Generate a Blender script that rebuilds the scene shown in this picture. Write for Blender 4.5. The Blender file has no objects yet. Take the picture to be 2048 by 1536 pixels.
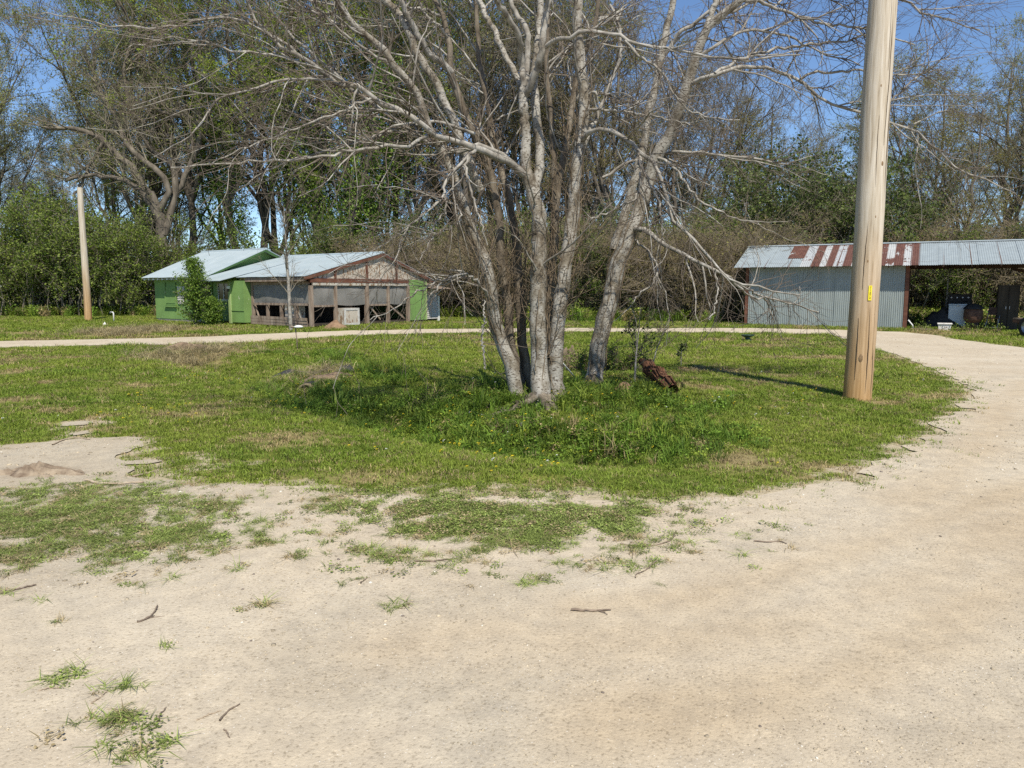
import bpy, math, random
import numpy as np
R_ = math.radians
rng = np.random.default_rng(7)
random.seed(7)
scene = bpy.context.scene
C = scene.collection

# ------------------------------------------------------------------ camera
F_PX, CX, CY = 1547.0, 1024.0, 768.0          # focal length and centre in photo pixels (2048 x 1536)
TILT = math.atan(188.0 / F_PX)
H_EYE = 1.6
cam_d = bpy.data.cameras.new('camera'); cam_d.sensor_width = 36.0
cam_d.lens = 36.0 * F_PX / 2048.0; cam_d.clip_start = 0.05; cam_d.clip_end = 3000
cam = bpy.data.objects.new('camera', cam_d); C.objects.link(cam)
cam.location = (0, 0, H_EYE); cam.rotation_euler = (math.pi / 2 - TILT, 0, 0)
scene.camera = cam

# ------------------------------------------------------------------ world and sun
SUN_EL, SUN_AZ = 55.0, 15.0                   # azimuth: degrees to the right of straight behind the camera
to_sun = (math.sin(R_(SUN_AZ)) * math.cos(R_(SUN_EL)), -math.cos(R_(SUN_AZ)) * math.cos(R_(SUN_EL)), math.sin(R_(SUN_EL)))
world = bpy.data.worlds.new('World'); scene.world = world; world.use_nodes = True
wn = world.node_tree
sky = wn.nodes.new('ShaderNodeTexSky'); sky.sky_type = 'NISHITA'; sky.sun_disc = False
sky.sun_elevation = R_(SUN_EL); sky.sun_rotation = math.atan2(to_sun[0], to_sun[1])
sky.air_density = 0.85; sky.dust_density = 0.0; sky.ozone_density = 6.0; sky.altitude = 0
wn.links.new(sky.outputs[0], wn.nodes['Background'].inputs[0])
wn.nodes['Background'].inputs[1].default_value = 0.105
sd = bpy.data.lights.new('sun', 'SUN'); sd.energy = 4.3; sd.angle = R_(0.53); sd.color = (1.0, 0.93, 0.80)
sun = bpy.data.objects.new('sun', sd); C.objects.link(sun)
from mathutils import Vector, Matrix
sun.rotation_euler = Vector(to_sun).to_track_quat('Z', 'Y').to_euler()
scene.view_settings.view_transform = 'Standard'; scene.view_settings.look = 'None'
scene.view_settings.exposure = 0.50; scene.view_settings.gamma = 1.0
scene.cycles.use_denoising = False; scene.cycles.max_bounces = 6; scene.cycles.transparent_max_bounces = 12
scene.cycles.diffuse_bounces = 3; scene.cycles.glossy_bounces = 2; scene.cycles.transmission_bounces = 4
scene.cycles.caustics_reflective = False; scene.cycles.caustics_refractive = False

# ------------------------------------------------------------------ noise and terrain
_perm = np.random.default_rng(3).random((256, 256))
def vnoise(x, y):
    x = np.asarray(x, float); y = np.asarray(y, float)
    xi = np.floor(x).astype(int); yi = np.floor(y).astype(int)
    fx = x - xi; fy = y - yi
    fx = fx * fx * (3 - 2 * fx); fy = fy * fy * (3 - 2 * fy)
    a = _perm[xi & 255, yi & 255]; b = _perm[(xi + 1) & 255, yi & 255]
    c = _perm[xi & 255, (yi + 1) & 255]; d = _perm[(xi + 1) & 255, (yi + 1) & 255]
    return (a * (1 - fx) + b * fx) * (1 - fy) + (c * (1 - fx) + d * fx) * fy
def fbm(x, y, o=4):
    s = 0; a = 0.5; n = 0
    for i in range(o):
        s = s + a * vnoise(x * 2 ** i + 17.3 * i, y * 2 ** i + 5.1 * i); n += a; a *= .5
    return s / n
def sstep(a, b, t):
    t = np.clip((np.asarray(t, float) - a) / (b - a), 0, 1); return t * t * (3 - 2 * t)
def seg_dist(x, y, pl):
    """distance to a polyline"""
    best = np.full(np.shape(x), 1e9)
    for (ax, ay), (bx, by) in zip(pl[:-1], pl[1:]):
        dx, dy = bx - ax, by - ay
        t = np.clip(((x - ax) * dx + (y - ay) * dy) / (dx * dx + dy * dy + 1e-12), 0, 1)
        best = np.minimum(best, np.hypot(x - ax - t * dx, y - ay - t * dy))
    return best
def inside(x, y, poly):
    r = np.zeros(np.shape(x), bool)
    for (ax, ay), (bx, by) in zip(poly, poly[1:] + poly[:1]):
        c = ((ay > y) != (by > y)) & (x < (bx - ax) * (y - ay) / (by - ay + 1e-12) + ax)
        r ^= c
    return r
def sdf(x, y, poly):
    d = seg_dist(x, y, poly + poly[:1]); return np.where(inside(x, y, poly), d, -d)
DITCH = [(-9.5, 21), (-6.6, 17.4), (-4.2, 13.9), (-3.3, 12.4), (-1.9, 10.4), (-.2, 8.6), (1.1, 7.9), (2.2, 8.2)]
def tz(x, y):
    x = np.asarray(x, float); y = np.asarray(y, float)
    z = 0.12 * sstep(25, 33, y)
    z = z + 0.22 * np.exp(-((x - 1.6) / 2.2) ** 2 - ((y - 12.4) / 1.7) ** 2)
    z = z - 0.26 * np.exp(-(seg_dist(x, y, DITCH) / 0.85) ** 2) * sstep(20.5, 18, y) * sstep(2.4, .8, x)
    lawn = sstep(5.5, 8, y)
    z = z + (fbm(x * .35, y * .35, 3) - .5) * 0.07 * lawn + (fbm(x * 1.3 + 9, y * 1.3, 2) - .5) * 0.025
    return z
def ray(px, py):
    a, b = (px - CX) / F_PX, (CY - py) / F_PX
    ct, st = math.cos(TILT), math.sin(TILT)
    return np.array([a, ct + b * st, -st + b * ct])
def G(px, py):
    """the ground point seen at a photo pixel"""
    d = ray(px, py); z = 0.0
    for _ in range(12):
        t = (z - H_EYE) / d[2]; z = float(tz(d[0] * t, d[1] * t))
    return np.array([d[0] * t, d[1] * t, z])
def W(px, py, depth):
    d = ray(px, py); t = depth / d[1]
    return np.array([d[0] * t, depth, H_EYE + d[2] * t])
def G2(px, py):
    p = G(px, py); return (p[0], p[1])

# ------------------------------------------------------------------ materials
def ramp(nt, stops, interp='LINEAR'):
    r = nt.nodes.new('ShaderNodeValToRGB'); r.color_ramp.interpolation = interp
    el = r.color_ramp.elements
    while len(el) < len(stops): el.new(.5)
    for e, (p, c) in zip(el, stops):
        e.position = p; e.color = (*c, 1) if len(c) == 3 else c
    return r
def new_mat(name):
    m = bpy.data.materials.new(name); m.use_nodes = True
    nt = m.node_tree; b = nt.nodes['Principled BSDF']; b.inputs['Specular IOR Level'].default_value = .25
    return m, nt, b
def nnoise(nt, vec, scale, detail=4, rough=.6, dist=0):
    n = nt.nodes.new('ShaderNodeTexNoise'); n.inputs['Scale'].default_value = scale
    n.inputs['Detail'].default_value = detail; n.inputs['Roughness'].default_value = rough; n.inputs['Distortion'].default_value = dist
    if vec is not None: nt.links.new(vec, n.inputs['Vector'])
    return n
def mapped(nt, stretch=(1, 1, 1), src='Object'):
    t = nt.nodes.new('ShaderNodeTexCoord'); mp = nt.nodes.new('ShaderNodeMapping'); mp.inputs['Scale'].default_value = stretch
    nt.links.new(t.outputs[src], mp.inputs['Vector']); return mp.outputs[0]
def mixc(nt, fac, a, b, mode='MIX'):
    m = nt.nodes.new('ShaderNodeMix'); m.data_type = 'RGBA'; m.blend_type = mode
    for sock, v in ((m.inputs[0], fac), (m.inputs[6], a), (m.inputs[7], b)):
        if hasattr(v, 'is_output'): nt.links.new(v, sock)
        elif isinstance(v, (int, float)): sock.default_value = v
        else: sock.default_value = (*v, 1)
    return m.outputs[2]
def bump(nt, b, h, strength=.4, dist=.02):
    n = nt.nodes.new('ShaderNodeBump'); n.inputs['Strength'].default_value = strength; n.inputs['Distance'].default_value = dist
    nt.links.new(h, n.inputs['Height']); nt.links.new(n.outputs[0], b.inputs['Normal'])
def M(name, stops, scale=4, detail=5, stretch=(1, 1, 1), rough=.8, bmp=.3, bdist=.01, metal=0, fleck=None, fscale=20, fstretch=None, fpos=(.6, .68), spec=.25):
    m, nt, b = new_mat(name); v = mapped(nt, stretch)
    n = nnoise(nt, v, scale, detail); r = ramp(nt, stops); nt.links.new(n.outputs[0], r.inputs[0]); col = r.outputs[0]
    if fleck:
        v2 = mapped(nt, fstretch or stretch); n2 = nnoise(nt, v2, fscale, 3)
        r2 = ramp(nt, [(fpos[0], (0, 0, 0)), (fpos[1], (1, 1, 1))]); nt.links.new(n2.outputs[0], r2.inputs[0])
        col = mixc(nt, r2.outputs[0], col, fleck)
    nt.links.new(col, b.inputs['Base Color']); b.inputs['Roughness'].default_value = rough; b.inputs['Metallic'].default_value = metal
    b.inputs['Specular IOR Level'].default_value = spec
    if bmp: bump(nt, b, n.outputs[0], bmp, bdist)
    return m
def leaf_mat(name, a, b_, trans=.35, spread=1.0):
    """leaf colour varied leaf by leaf, with light passing through"""
    m, nt, b = new_mat(name)
    g = nt.nodes.new('ShaderNodeNewGeometry')
    r = ramp(nt, [(0, a), (1, b_)]); nt.links.new(g.outputs['Random Per Island'], r.inputs[0])
    nt.links.new(r.outputs[0], b.inputs['Base Color']); b.inputs['Roughness'].default_value = .55
    tr = nt.nodes.new('ShaderNodeBsdfTranslucent'); nt.links.new(mixc(nt, .5, r.outputs[0], (a[0] * 1.5, a[1] * 1.5, a[2] * .8)), tr.inputs[0])
    ms = nt.nodes.new('ShaderNodeMixShader'); ms.inputs[0].default_value = trans
    nt.links.new(b.outputs[0], ms.inputs[1]); nt.links.new(tr.outputs[0], ms.inputs[2])
    nt.links.new(ms.outputs[0], nt.nodes['Material Output'].inputs[0]); return m
def tint_mat(name, trans=.3, rough=.6):
    """colour carried by each scattered tuft"""
    m, nt, b = new_mat(name)
    a = nt.nodes.new('ShaderNodeAttribute'); a.attribute_type = 'INSTANCER'; a.attribute_name = 'tint'
    g = nt.nodes.new('ShaderNodeNewGeometry')
    r = ramp(nt, [(0, (.55, .55, .55)), (1, (1.35, 1.35, 1.35))]); nt.links.new(g.outputs['Random Per Island'], r.inputs[0])
    col = mixc(nt, 1.0, a.outputs['Color'], r.outputs[0], 'MULTIPLY')
    nt.links.new(col, b.inputs['Base Color']); b.inputs['Roughness'].default_value = rough
    tr = nt.nodes.new('ShaderNodeBsdfTranslucent'); nt.links.new(col, tr.inputs[0])
    ms = nt.nodes.new('ShaderNodeMixShader'); ms.inputs[0].default_value = trans
    nt.links.new(b.outputs[0], ms.inputs[1]); nt.links.new(tr.outputs[0], ms.inputs[2])
    nt.links.new(ms.outputs[0], nt.nodes['Material Output'].inputs[0]); return m

m_pale_bark = M('pale_bark', [(.33, (.085, .066, .045)), (.43, (.20, .175, .135)), (.55, (.34, .32, .28)), (.8, (.46, .445, .405))], 6, 8, (1, 1, .7), .85, .7, .012,
                fleck=(.085, .068, .05), fscale=26, fstretch=(1, 1, 2.2), fpos=(.53, .62))
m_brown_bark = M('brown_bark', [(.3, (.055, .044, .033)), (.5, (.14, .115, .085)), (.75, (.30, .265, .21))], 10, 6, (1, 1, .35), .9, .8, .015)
m_limb_bark = M('limb_bark', [(.3, (.10, .085, .068)), (.5, (.27, .25, .215)), (.75, (.46, .445, .41))], 7, 5, (1, 1, 1), .85, .5, .006)
m_twig = M('twig_bark', [(.3, (.09, .07, .055)), (.7, (.21, .175, .14))], 3, 3, rough=.85, bmp=0)
m_vine = M('vine_bark', [(.3, (.09, .068, .045)), (.7, (.24, .185, .125))], 5, 3, rough=.9, bmp=0)
m_dark_bark = M('dark_bark', [(.3, (.06, .05, .04)), (.6, (.16, .138, .108)), (.85, (.27, .24, .20))], 4, 6, (1, 1, .3), .95, .8, .03)
m_grey_twig = M('grey_twig', [(.3, (.125, .108, .08)), (.7, (.27, .24, .18))], 1.5, 3, rough=.9, bmp=0)
m_dead_brush = M('dead_brush', [(.3, (.125, .10, .062)), (.7, (.29, .237, .155))], 1.5, 3, rough=.95, bmp=0)
l_fresh = leaf_mat('fresh_leaf', (.18, .25, .032), (.37, .44, .08), .48)
l_grey = leaf_mat('budding_leaf', (.20, .23, .07), (.36, .38, .14), .45)
l_olive = leaf_mat('olive_leaf', (.18, .17, .045), (.35, .32, .105), .45)
l_ivy = leaf_mat('ivy_leaf', (.07, .135, .02), (.25, .36, .06), .38)
l_privet = leaf_mat('privet_leaf', (.08, .135, .02), (.24, .30, .055), .33)
l_dark = leaf_mat('dark_leaf', (.04, .07, .016), (.15, .19, .045), .25)

# ------------------------------------------------------------------ mesh helpers
def link_mesh(name, verts, faces, mat, parent=None, smooth=False):
    me = bpy.data.meshes.new(name)
    if isinstance(verts, np.ndarray) and isinstance(faces, np.ndarray):
        k = faces.shape[1]
        me.vertices.add(len(verts)); me.vertices.foreach_set('co', verts.astype(np.float32).ravel())
        me.loops.add(faces.size); me.loops.foreach_set('vertex_index', faces.astype(np.int32).ravel())
        me.polygons.add(len(faces)); me.polygons.foreach_set('loop_start', np.arange(0, faces.size, k, dtype=np.int32))
        me.update(calc_edges=True)
    else:
        me.from_pydata([tuple(map(float, v)) for v in verts], [], faces); me.update()
    if smooth: me.polygons.foreach_set('use_smooth', np.ones(len(me.polygons), bool))
    me.materials.append(mat)
    o = bpy.data.objects.new(name, me); C.objects.link(o)
    if parent is not None: o.parent = parent
    return o
def empty(name, loc=(0, 0, 0), rz=0):
    o = bpy.data.objects.new(name, None); C.objects.link(o); o.empty_display_size = .2
    o.location = tuple(map(float, loc)); o.rotation_euler = (0, 0, rz); return o
def tag(o, label, cat, group=None):
    o['label'] = label; o['category'] = cat
    if group: o['group'] = group
    return o
def setting(o, kind='structure', label=None, cat=None):
    o['kind'] = kind
    if label: o['label'] = label
    if cat: o['category'] = cat
    return o
def copy_tree(o, parent=None):
    c = o.copy(); C.objects.link(c); c.parent = parent
    for ch in o.children: copy_tree(ch, c)
    return c
class MB:
    """collects shapes into one mesh"""
    def __init__(s): s.v = []; s.f = []
    def add(s, vs, fs):
        n = len(s.v); s.v += [tuple(map(float, v)) for v in vs]; s.f += [tuple(i + n for i in f) for f in fs]; return s
    def box(s, x0, x1, y0, y1, z0, z1):
        return s.add([(x0, y0, z0), (x1, y0, z0), (x1, y1, z0), (x0, y1, z0), (x0, y0, z1), (x1, y0, z1), (x1, y1, z1), (x0, y1, z1)],
                     [(0, 3, 2, 1), (4, 5, 6, 7), (0, 1, 5, 4), (1, 2, 6, 5), (2, 3, 7, 6), (3, 0, 4, 7)])
    def prism(s, poly, h, axis):
        """extrude a polygon of 3-D points by vector h"""
        n = len(poly); h = np.array(axis, float) * h
        vs = [np.array(p, float) for p in poly] + [np.array(p, float) + h for p in poly]
        fs = [tuple(range(n - 1, -1, -1)), tuple(range(n, 2 * n))] + [(i, (i + 1) % n, (i + 1) % n + n, i + n) for i in range(n)]
        return s.add(vs, fs)
    def beam(s, a, b, w, t, up=(0, 0, 1)):
        a = np.array(a, float); b = np.array(b, float); d = b - a; d /= np.linalg.norm(d)
        u = np.array(up, float)
        if abs(d @ u) > .98: u = np.array((0, 1, 0.))
        sx = np.cross(d, u); sx /= np.linalg.norm(sx); uy = np.cross(sx, d)
        q = [a + sx * i * w / 2 + uy * j * t / 2 for i, j in ((-1, -1), (1, -1), (1, 1), (-1, 1))]
        return s.prism(q, 1, b - a)
    def tube(s, pts, rad, n=10, cap=True):
        v, f = tubes(np.array(pts, float)[None], np.array(rad, float)[None] * np.ones((1, len(pts))), n)
        fs = [tuple(map(int, q)) for q in f]; m = len(pts)
        if cap: fs += [tuple(range(n - 1, -1, -1)), tuple(range((m - 1) * n, m * n))]
        return s.add(v, fs)
    def lathe(s, prof, n=20, c=(0, 0, 0)):
        vs = [(c[0] + r * math.cos(2 * math.pi * k / n), c[1] + r * math.sin(2 * math.pi * k / n), c[2] + z) for r, z in prof for k in range(n)]
        fs = [(i * n + k, i * n + (k + 1) % n, (i + 1) * n + (k + 1) % n, (i + 1) * n + k) for i in range(len(prof) - 1) for k in range(n)]
        return s.add(vs, fs)
    def build(s, name, mat, parent=None, smooth=False, bevel=0):
        o = link_mesh(name, s.v, s.f, mat, parent, smooth)
        if bevel:
            b = o.modifiers.new('b', 'BEVEL'); b.width = bevel; b.segments = 2; b.limit_method = 'ANGLE'
        return o
def tubes(P, Rr, n):
    """P (B,S,3), Rr (B,S) -> vertices and quads of B tapered tubes"""
    B, S, _ = P.shape
    T = np.empty_like(P); T[:, 1:-1] = P[:, 2:] - P[:, :-2]; T[:, 0] = P[:, 1] - P[:, 0]; T[:, -1] = P[:, -1] - P[:, -2]
    T /= np.linalg.norm(T, axis=2, keepdims=True) + 1e-9
    ref = np.where(np.abs((P[:, -1] - P[:, 0])[:, 2:3]) > .8 * np.linalg.norm(P[:, -1] - P[:, 0], axis=1, keepdims=True), np.array([[1, .13, 0]]), np.array([[0.1, 0, 1]]))
    N = np.cross(T, ref[:, None, :]); N /= np.linalg.norm(N, axis=2, keepdims=True) + 1e-9
    Bn = np.cross(T, N)
    a = np.arange(n) * 2 * np.pi / n
    V = P[:, :, None, :] + Rr[:, :, None, None] * (np.cos(a)[None, None, :, None] * N[:, :, None, :] + np.sin(a)[None, None, :, None] * Bn[:, :, None, :])
    idx = np.arange(B * S * n).reshape(B, S, n); nx = np.roll(idx, -1, axis=2)
    Fq = np.stack([idx[:, :-1], nx[:, :-1], nx[:, 1:], idx[:, 1:]], axis=-1).reshape(-1, 4)
    return V.reshape(-1, 3), Fq
def merge(parts):
    vs, fs, n = [], [], 0
    for v, f in parts:
        vs.append(v); fs.append(f + n); n += len(v)
    return np.concatenate(vs), np.concatenate(fs)
def resample(pts, rad, S):
    """smooth curve through the points"""
    pts = np.array(pts, float); rad = np.array(rad, float)
    P = np.vstack([2 * pts[0] - pts[1], pts, 2 * pts[-1] - pts[-2]])
    L = np.r_[0, np.cumsum(np.linalg.norm(np.diff(pts, axis=0), axis=1))]
    t = np.linspace(0, L[-1], S); i = np.clip(np.searchsorted(L, t, 'right') - 1, 0, len(pts) - 2)
    u = ((t - L[i]) / (L[i + 1] - L[i] + 1e-9))[:, None]
    p0, p1, p2, p3 = P[i], P[i + 1], P[i + 2], P[i + 3]
    q = .5 * (2 * p1 + (p2 - p0) * u + (2 * p0 - 5 * p1 + 4 * p2 - p3) * u ** 2 + (3 * p1 - p0 - 3 * p2 + p3) * u ** 3)
    return q, np.interp(t, L, rad)
def spawn(P, Rr, count, length, S=6, angle=(.5, 1.1), tmin=.25, tmax=1., up=0., wander=.15, rr=.6, rcap=1., taper=.15, shrink=.5, rg=rng, pull=None):
    """grow COUNT side branches from parent branches P (B,S0,3)"""
    B, S0, _ = P.shape
    seg = np.linalg.norm(np.diff(P, axis=1), axis=2).sum(1); b = rg.choice(B, count, p=seg / seg.sum())
    t = rg.uniform(tmin, tmax, count) * (S0 - 1); i = np.minimum(t.astype(int), S0 - 2); u = (t - i)[:, None]
    p = P[b, i] * (1 - u) + P[b, i + 1] * u; r = Rr[b, i] * (1 - u[:, 0]) + Rr[b, i + 1] * u[:, 0]
    d = P[b, i + 1] - P[b, i]; d /= np.linalg.norm(d, axis=1, keepdims=True) + 1e-9
    q = rg.normal(size=(count, 3)); q -= (q * d).sum(1, keepdims=True) * d; q /= np.linalg.norm(q, axis=1, keepdims=True) + 1e-9
    a = rg.uniform(*angle, count)[:, None]; d = d * np.cos(a) + q * np.sin(a)
    ln = length * rg.uniform(.55, 1.3, count) * (1 - shrink * t / (S0 - 1)); st = (ln / (S - 1))[:, None]
    out = np.empty((count, S, 3)); out[:, 0] = p
    for k in range(1, S):
        d = d + rg.normal(size=(count, 3)) * wander + np.array([0, 0, up])
        if pull is not None: d = d + pull
        d /= np.linalg.norm(d, axis=1, keepdims=True); out[:, k] = out[:, k - 1] + d * st
    r0 = np.minimum(r * rr, rcap)
    return out, r0[:, None] * np.linspace(1, taper, S)[None]
def leaves_on(P, count, size, jit=.12, rg=rng, tmin=.2, flat=.3, aspect=.62):
    """folded leaf blades spread along branches P"""
    B, S, _ = P.shape
    b = rg.integers(0, B, count); t = rg.uniform(tmin, 1, count) * (S - 1); i = np.minimum(t.astype(int), S - 2); u = (t - i)[:, None]
    c = P[b, i] * (1 - u) + P[b, i + 1] * u + rg.normal(size=(count, 3)) * jit
    return leaf_faces(c, size * rg.uniform(.6, 1.35, count), rg, flat, aspect)
def leaf_faces(c, s, rg=rng, flat=.3, aspect=.62):
    n = len(c); s = s[:, None]
    nrm = rg.normal(size=(n, 3)); nrm[:, 2] += flat * 2; nrm /= np.linalg.norm(nrm, axis=1, keepdims=True)
    a = np.cross(nrm, rg.normal(size=(n, 3))); a /= np.linalg.norm(a, axis=1, keepdims=True) + 1e-9; bb = np.cross(nrm, a)
    V = np.stack([c - a * s * .5, c + bb * s * .5 * aspect + nrm * s * .1, c + a * s * .5, c - bb * s * .5 * aspect + nrm * s * .1], axis=1)
    return V.reshape(-1, 3), np.arange(4 * n).reshape(n, 4)

# ------------------------------------------------------------------ ground, drive and lawns
LAWN = [G2(*p) for p in [(-700, 880), (-200, 900), (0, 905), (120, 898), (220, 888), (300, 930), (420, 972), (560, 985), (700, 1000), (820, 1000), (1000, 996), (1200, 1003),
        (1330, 1018), (1430, 1000), (1520, 985), (1600, 980), (1680, 965), (1750, 945), (1830, 905), (1880, 868), (1922, 820), (1937, 790), (1925, 770), (1890, 748),
        (1840, 728), (1790, 710), (1740, 694), (1700, 680), (1660, 669), (1560, 667), (1400, 665), (1200, 664), (1000, 665), (850, 667), (700, 672), (600, 677),
        (500, 685), (300, 690), (150, 692), (0, 696), (-400, 704), (-700, 712)]]
FAR = [G2(*p) for p in [(-700, 693), (0, 683), (150, 680), (300, 677), (450, 672), (600, 665), (700, 661), (900, 658), (1200, 656.5), (1500, 656.5), (1600, 659),
        (1700, 661), (1800, 664), (1880, 672), (1950, 684), (2048, 697), (2300, 730)]] + [(60, 40), (400, 900), (-400, 900), (-400, 30)]
def blob(x, y, px, py, rx, ry):
    c = G(px, py); a = rx / F_PX * c[1]; b = abs(G(px, py - ry)[1] - G(px, py + ry)[1]) / 2
    n = (fbm(x * 2.3 + px, y * 2.3, 4) - .5) * 1.9
    return 1 - np.sqrt(((x - c[0]) / a) ** 2 + ((y - c[1]) / b) ** 2) + n
def lawn_field(x, y):
    """positive where grass grows, metres from the edge"""
    f = np.maximum(sdf(x, y, LAWN), sdf(x, y, FAR))
    near = sstep(14, 9, y)
    f = f + (fbm(x * 1.1, y * 1.1, 4) - .5) * (.25 + .35 * near) + (fbm(x * 4.5, y * 4.5, 3) - .5) * (.16 + .30 * near)
    left = sstep(-1.2, -2.8, x) * sstep(8.9, 7.6, y) * sstep(3.5, 4.5, y)
    f = f - left * (.02 + 1.2 * (fbm(x * .9 + 3, y * 1.4, 3) - .46))
    return f
SAND = [(152, 848, 34, 6), (165, 866, 24, 6), (110, 938, 110, 17), (228, 905, 16, 10), (285, 926, 34, 6), (230, 985, 110, 9), (340, 968, 40, 8)]
WEEDS = [(1010, 1050, 300, 58, 1.0), (800, 1030, 110, 42, .8), (1200, 1045, 150, 45, .8), (1375, 1035, 45, 14, .9), (60, 1040, 190, 75, 1.), (230, 1050, 180, 60, .95), (380, 1070, 130, 50, .75), (120, 1000, 200, 30, .8), (900, 1030, 220, 40, 1.), (1000, 1075, 200, 30, .9), (1130, 1020, 200, 26, .9), (420, 1020, 50, 26, .8),
         (60, 1120, 150, 35, .6), (280, 1120, 150, 30, .45), (40, 1185, 55, 14, .3), (135, 1362, 42, 15, .8), (232, 1382, 35, 13, .9), (255, 1450, 75, 26, 1.), (100, 1457, 36, 14, .8), (275, 1508, 65, 26, 1.),
         (725, 1105, 28, 10, .8), (775, 1125, 40, 14, .5), (705, 1170, 22, 7, .7), (1095, 1140, 24, 12, 1.), (1070, 1165, 40, 10, .5), (1170, 1140, 30, 10, .5), (990, 1120, 26, 8, .7), (785, 1217, 22, 6, .8),
         (530, 1092, 26, 9, .8), (475, 1140, 20, 10, .7), (650, 1010, 60, 14, .5), (480, 1228, 24, 5, .6), (520, 1215, 14, 5, .7), (345, 1293, 18, 8, .6), (125, 1247, 12, 4, .6), (600, 1120, 40, 10, .35), (175, 1500, 60, 8, .4), (1250, 1130, 60, 14, .3)]
def sand_field(x, y):
    s = np.full(np.shape(x), -9.)
    for b in SAND: s = np.maximum(s, blob(x, y, *b))
    return s * .35
def drive_field(x, y): return np.maximum(-lawn_field(x, y), sand_field(x, y))
DRY = [(30, 745, 40, 12), (88, 765, 22, 6), (60, 798, 70, 9), (210, 782, 34, 6), (110, 820, 80, 10), (195, 836, 46, 8), (200, 858, 60, 9), (270, 772, 60, 6), (30, 905, 90, 10), (360, 882, 22, 5),
       (1390, 738, 60, 9), (1470, 745, 60, 10), (1560, 752, 40, 8), (1330, 750, 40, 9), (1765, 806, 50, 7), (390, 725, 110, 26), (620, 755, 80, 22), (1550, 660, 200, 3), (1850, 668, 160, 6), (300, 664, 70, 7), (220, 668, 90, 9),
       (1500, 925, 120, 30), (1650, 940, 90, 22), (1180, 900, 60, 10)]
def dry_mask(x, y):
    s = np.zeros(np.shape(x))
    for b in DRY: s = np.maximum(s, np.clip(blob(x, y, *b) * 1.2, 0, 1))
    return np.maximum(s, .75 * sstep(.60, .78, fbm(x * .45 + 4, y * .6, 4)))
LUSH_PL = [G2(560, 770), G2(700, 815), G2(850, 850), G2(1000, 880), G2(1130, 895), G2(1250, 895), G2(1370, 890)]
LUSH_PL2 = [G2(900, 790), G2(1030, 812), G2(1150, 800), G2(1290, 800)]
LUSH_PL3 = [G2(560, 705), G2(640, 700), G2(760, 745), G2(830, 765)]
def lush_mask(x, y):
    n = (fbm(x * 1.2 + 8, y * 1.2, 3) - .5) * 1.1
    return np.clip(np.maximum.reduce([1.1 - seg_dist(x, y, LUSH_PL) / .95 + n, 1.15 - seg_dist(x, y, LUSH_PL2) / 1.25 + n, .9 - seg_dist(x, y, LUSH_PL3) / .9 + n]), 0, 1)

def spaced(core0, core1, step, out):
    c = list(np.arange(core0, core1 + 1e-6, step)); s = step; v = c[-1]
    while v < out: s *= 1.22; v += s; c.append(v)
    return c
xs = spaced(0, 22, .16, 1500); xs = np.array([-v for v in xs[:0:-1]] + xs)
ys = list(np.arange(1.2, 20, .14)) + spaced(20, 38, .25, 2500)
ys = np.array([-60, -25, -10, -5, -2, -.5, .5] + ys)
XX, YY = np.meshgrid(xs, ys); ZZ = tz(XX, YY)
nx_, ny_ = len(xs), len(ys)
GV = np.stack([XX.ravel(), YY.ravel(), ZZ.ravel()], 1)
ii = np.arange(nx_ * ny_).reshape(ny_, nx_)
GF = np.stack([ii[:-1, :-1], ii[:-1, 1:], ii[1:, 1:], ii[1:, :-1]], -1).reshape(-1, 4)
fx, fy = XX.ravel(), YY.ravel()

def ground_material():
    m, nt, b = new_mat('turf_soil')
    at = nt.nodes.new('ShaderNodeAttribute'); at.attribute_name = 'mask'
    sep = nt.nodes.new('ShaderNodeSeparateColor'); nt.links.new(at.outputs['Color'], sep.inputs[0])
    v = mapped(nt); n1 = nnoise(nt, v, 1.2, 6); n2 = nnoise(nt, v, 22, 4, .7)
    r = ramp(nt, [(.3, (.09, .12, .022)), (.5, (.165, .185, .038)), (.7, (.24, .235, .06))]); nt.links.new(n1.outputs[0], r.inputs[0])
    r2 = ramp(nt, [(.3, (.5, .5, .5)), (.7, (1.3, 1.3, 1.3))]); nt.links.new(n2.outputs[0], r2.inputs[0])
    c = mixc(nt, 1., r.outputs[0], r2.outputs[0], 'MULTIPLY')
    c = mixc(nt, sep.outputs[0], c, (.30, .235, .125)); c = mixc(nt, sep.outputs[2], c, (.035, .06, .014)); c = mixc(nt, sep.outputs[1], c, (.20, .115, .06))
    a2 = nt.nodes.new('ShaderNodeAttribute'); a2.attribute_name = 'sand'; n4 = nnoise(nt, v, 5, 6, .75); ad = nt.nodes.new('ShaderNodeMath'); ad.operation = 'ADD'; nt.links.new(a2.outputs['Fac'], ad.inputs[0]); nt.links.new(n4.outputs[0], ad.inputs[1])
    r5 = ramp(nt, [(.88, (0, 0, 0)), (1., (1, 1, 1))]); nt.links.new(ad.outputs[0], r5.inputs[0]); r6 = ramp(nt, [(.3, (.36, .30, .20)), (.7, (.46, .395, .28))]); nt.links.new(n2.outputs[0], r6.inputs[0]); c = mixc(nt, r5.outputs[0], c, r6.outputs[0])
    nt.links.new(c, b.inputs['Base Color']); b.inputs['Roughness'].default_value = .95; b.inputs['Specular IOR Level'].default_value = .1
    bump(nt, b, n2.outputs[0], .8, .03); return m
ground = link_mesh('ground', GV, GF, ground_material(), smooth=True); setting(ground)
def set_col(o, name, arr):
    a = o.data.attributes.new(name, 'FLOAT_COLOR', 'POINT')
    a.data.foreach_set('color', np.concatenate([arr, np.ones((len(arr), 1))], 1).astype(np.float32).ravel())
REDDIRT = [(1400, 738, 70, 7), (1240, 760, 50, 12), (1310, 735, 40, 10)]
dm = np.zeros(len(fx))
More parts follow.
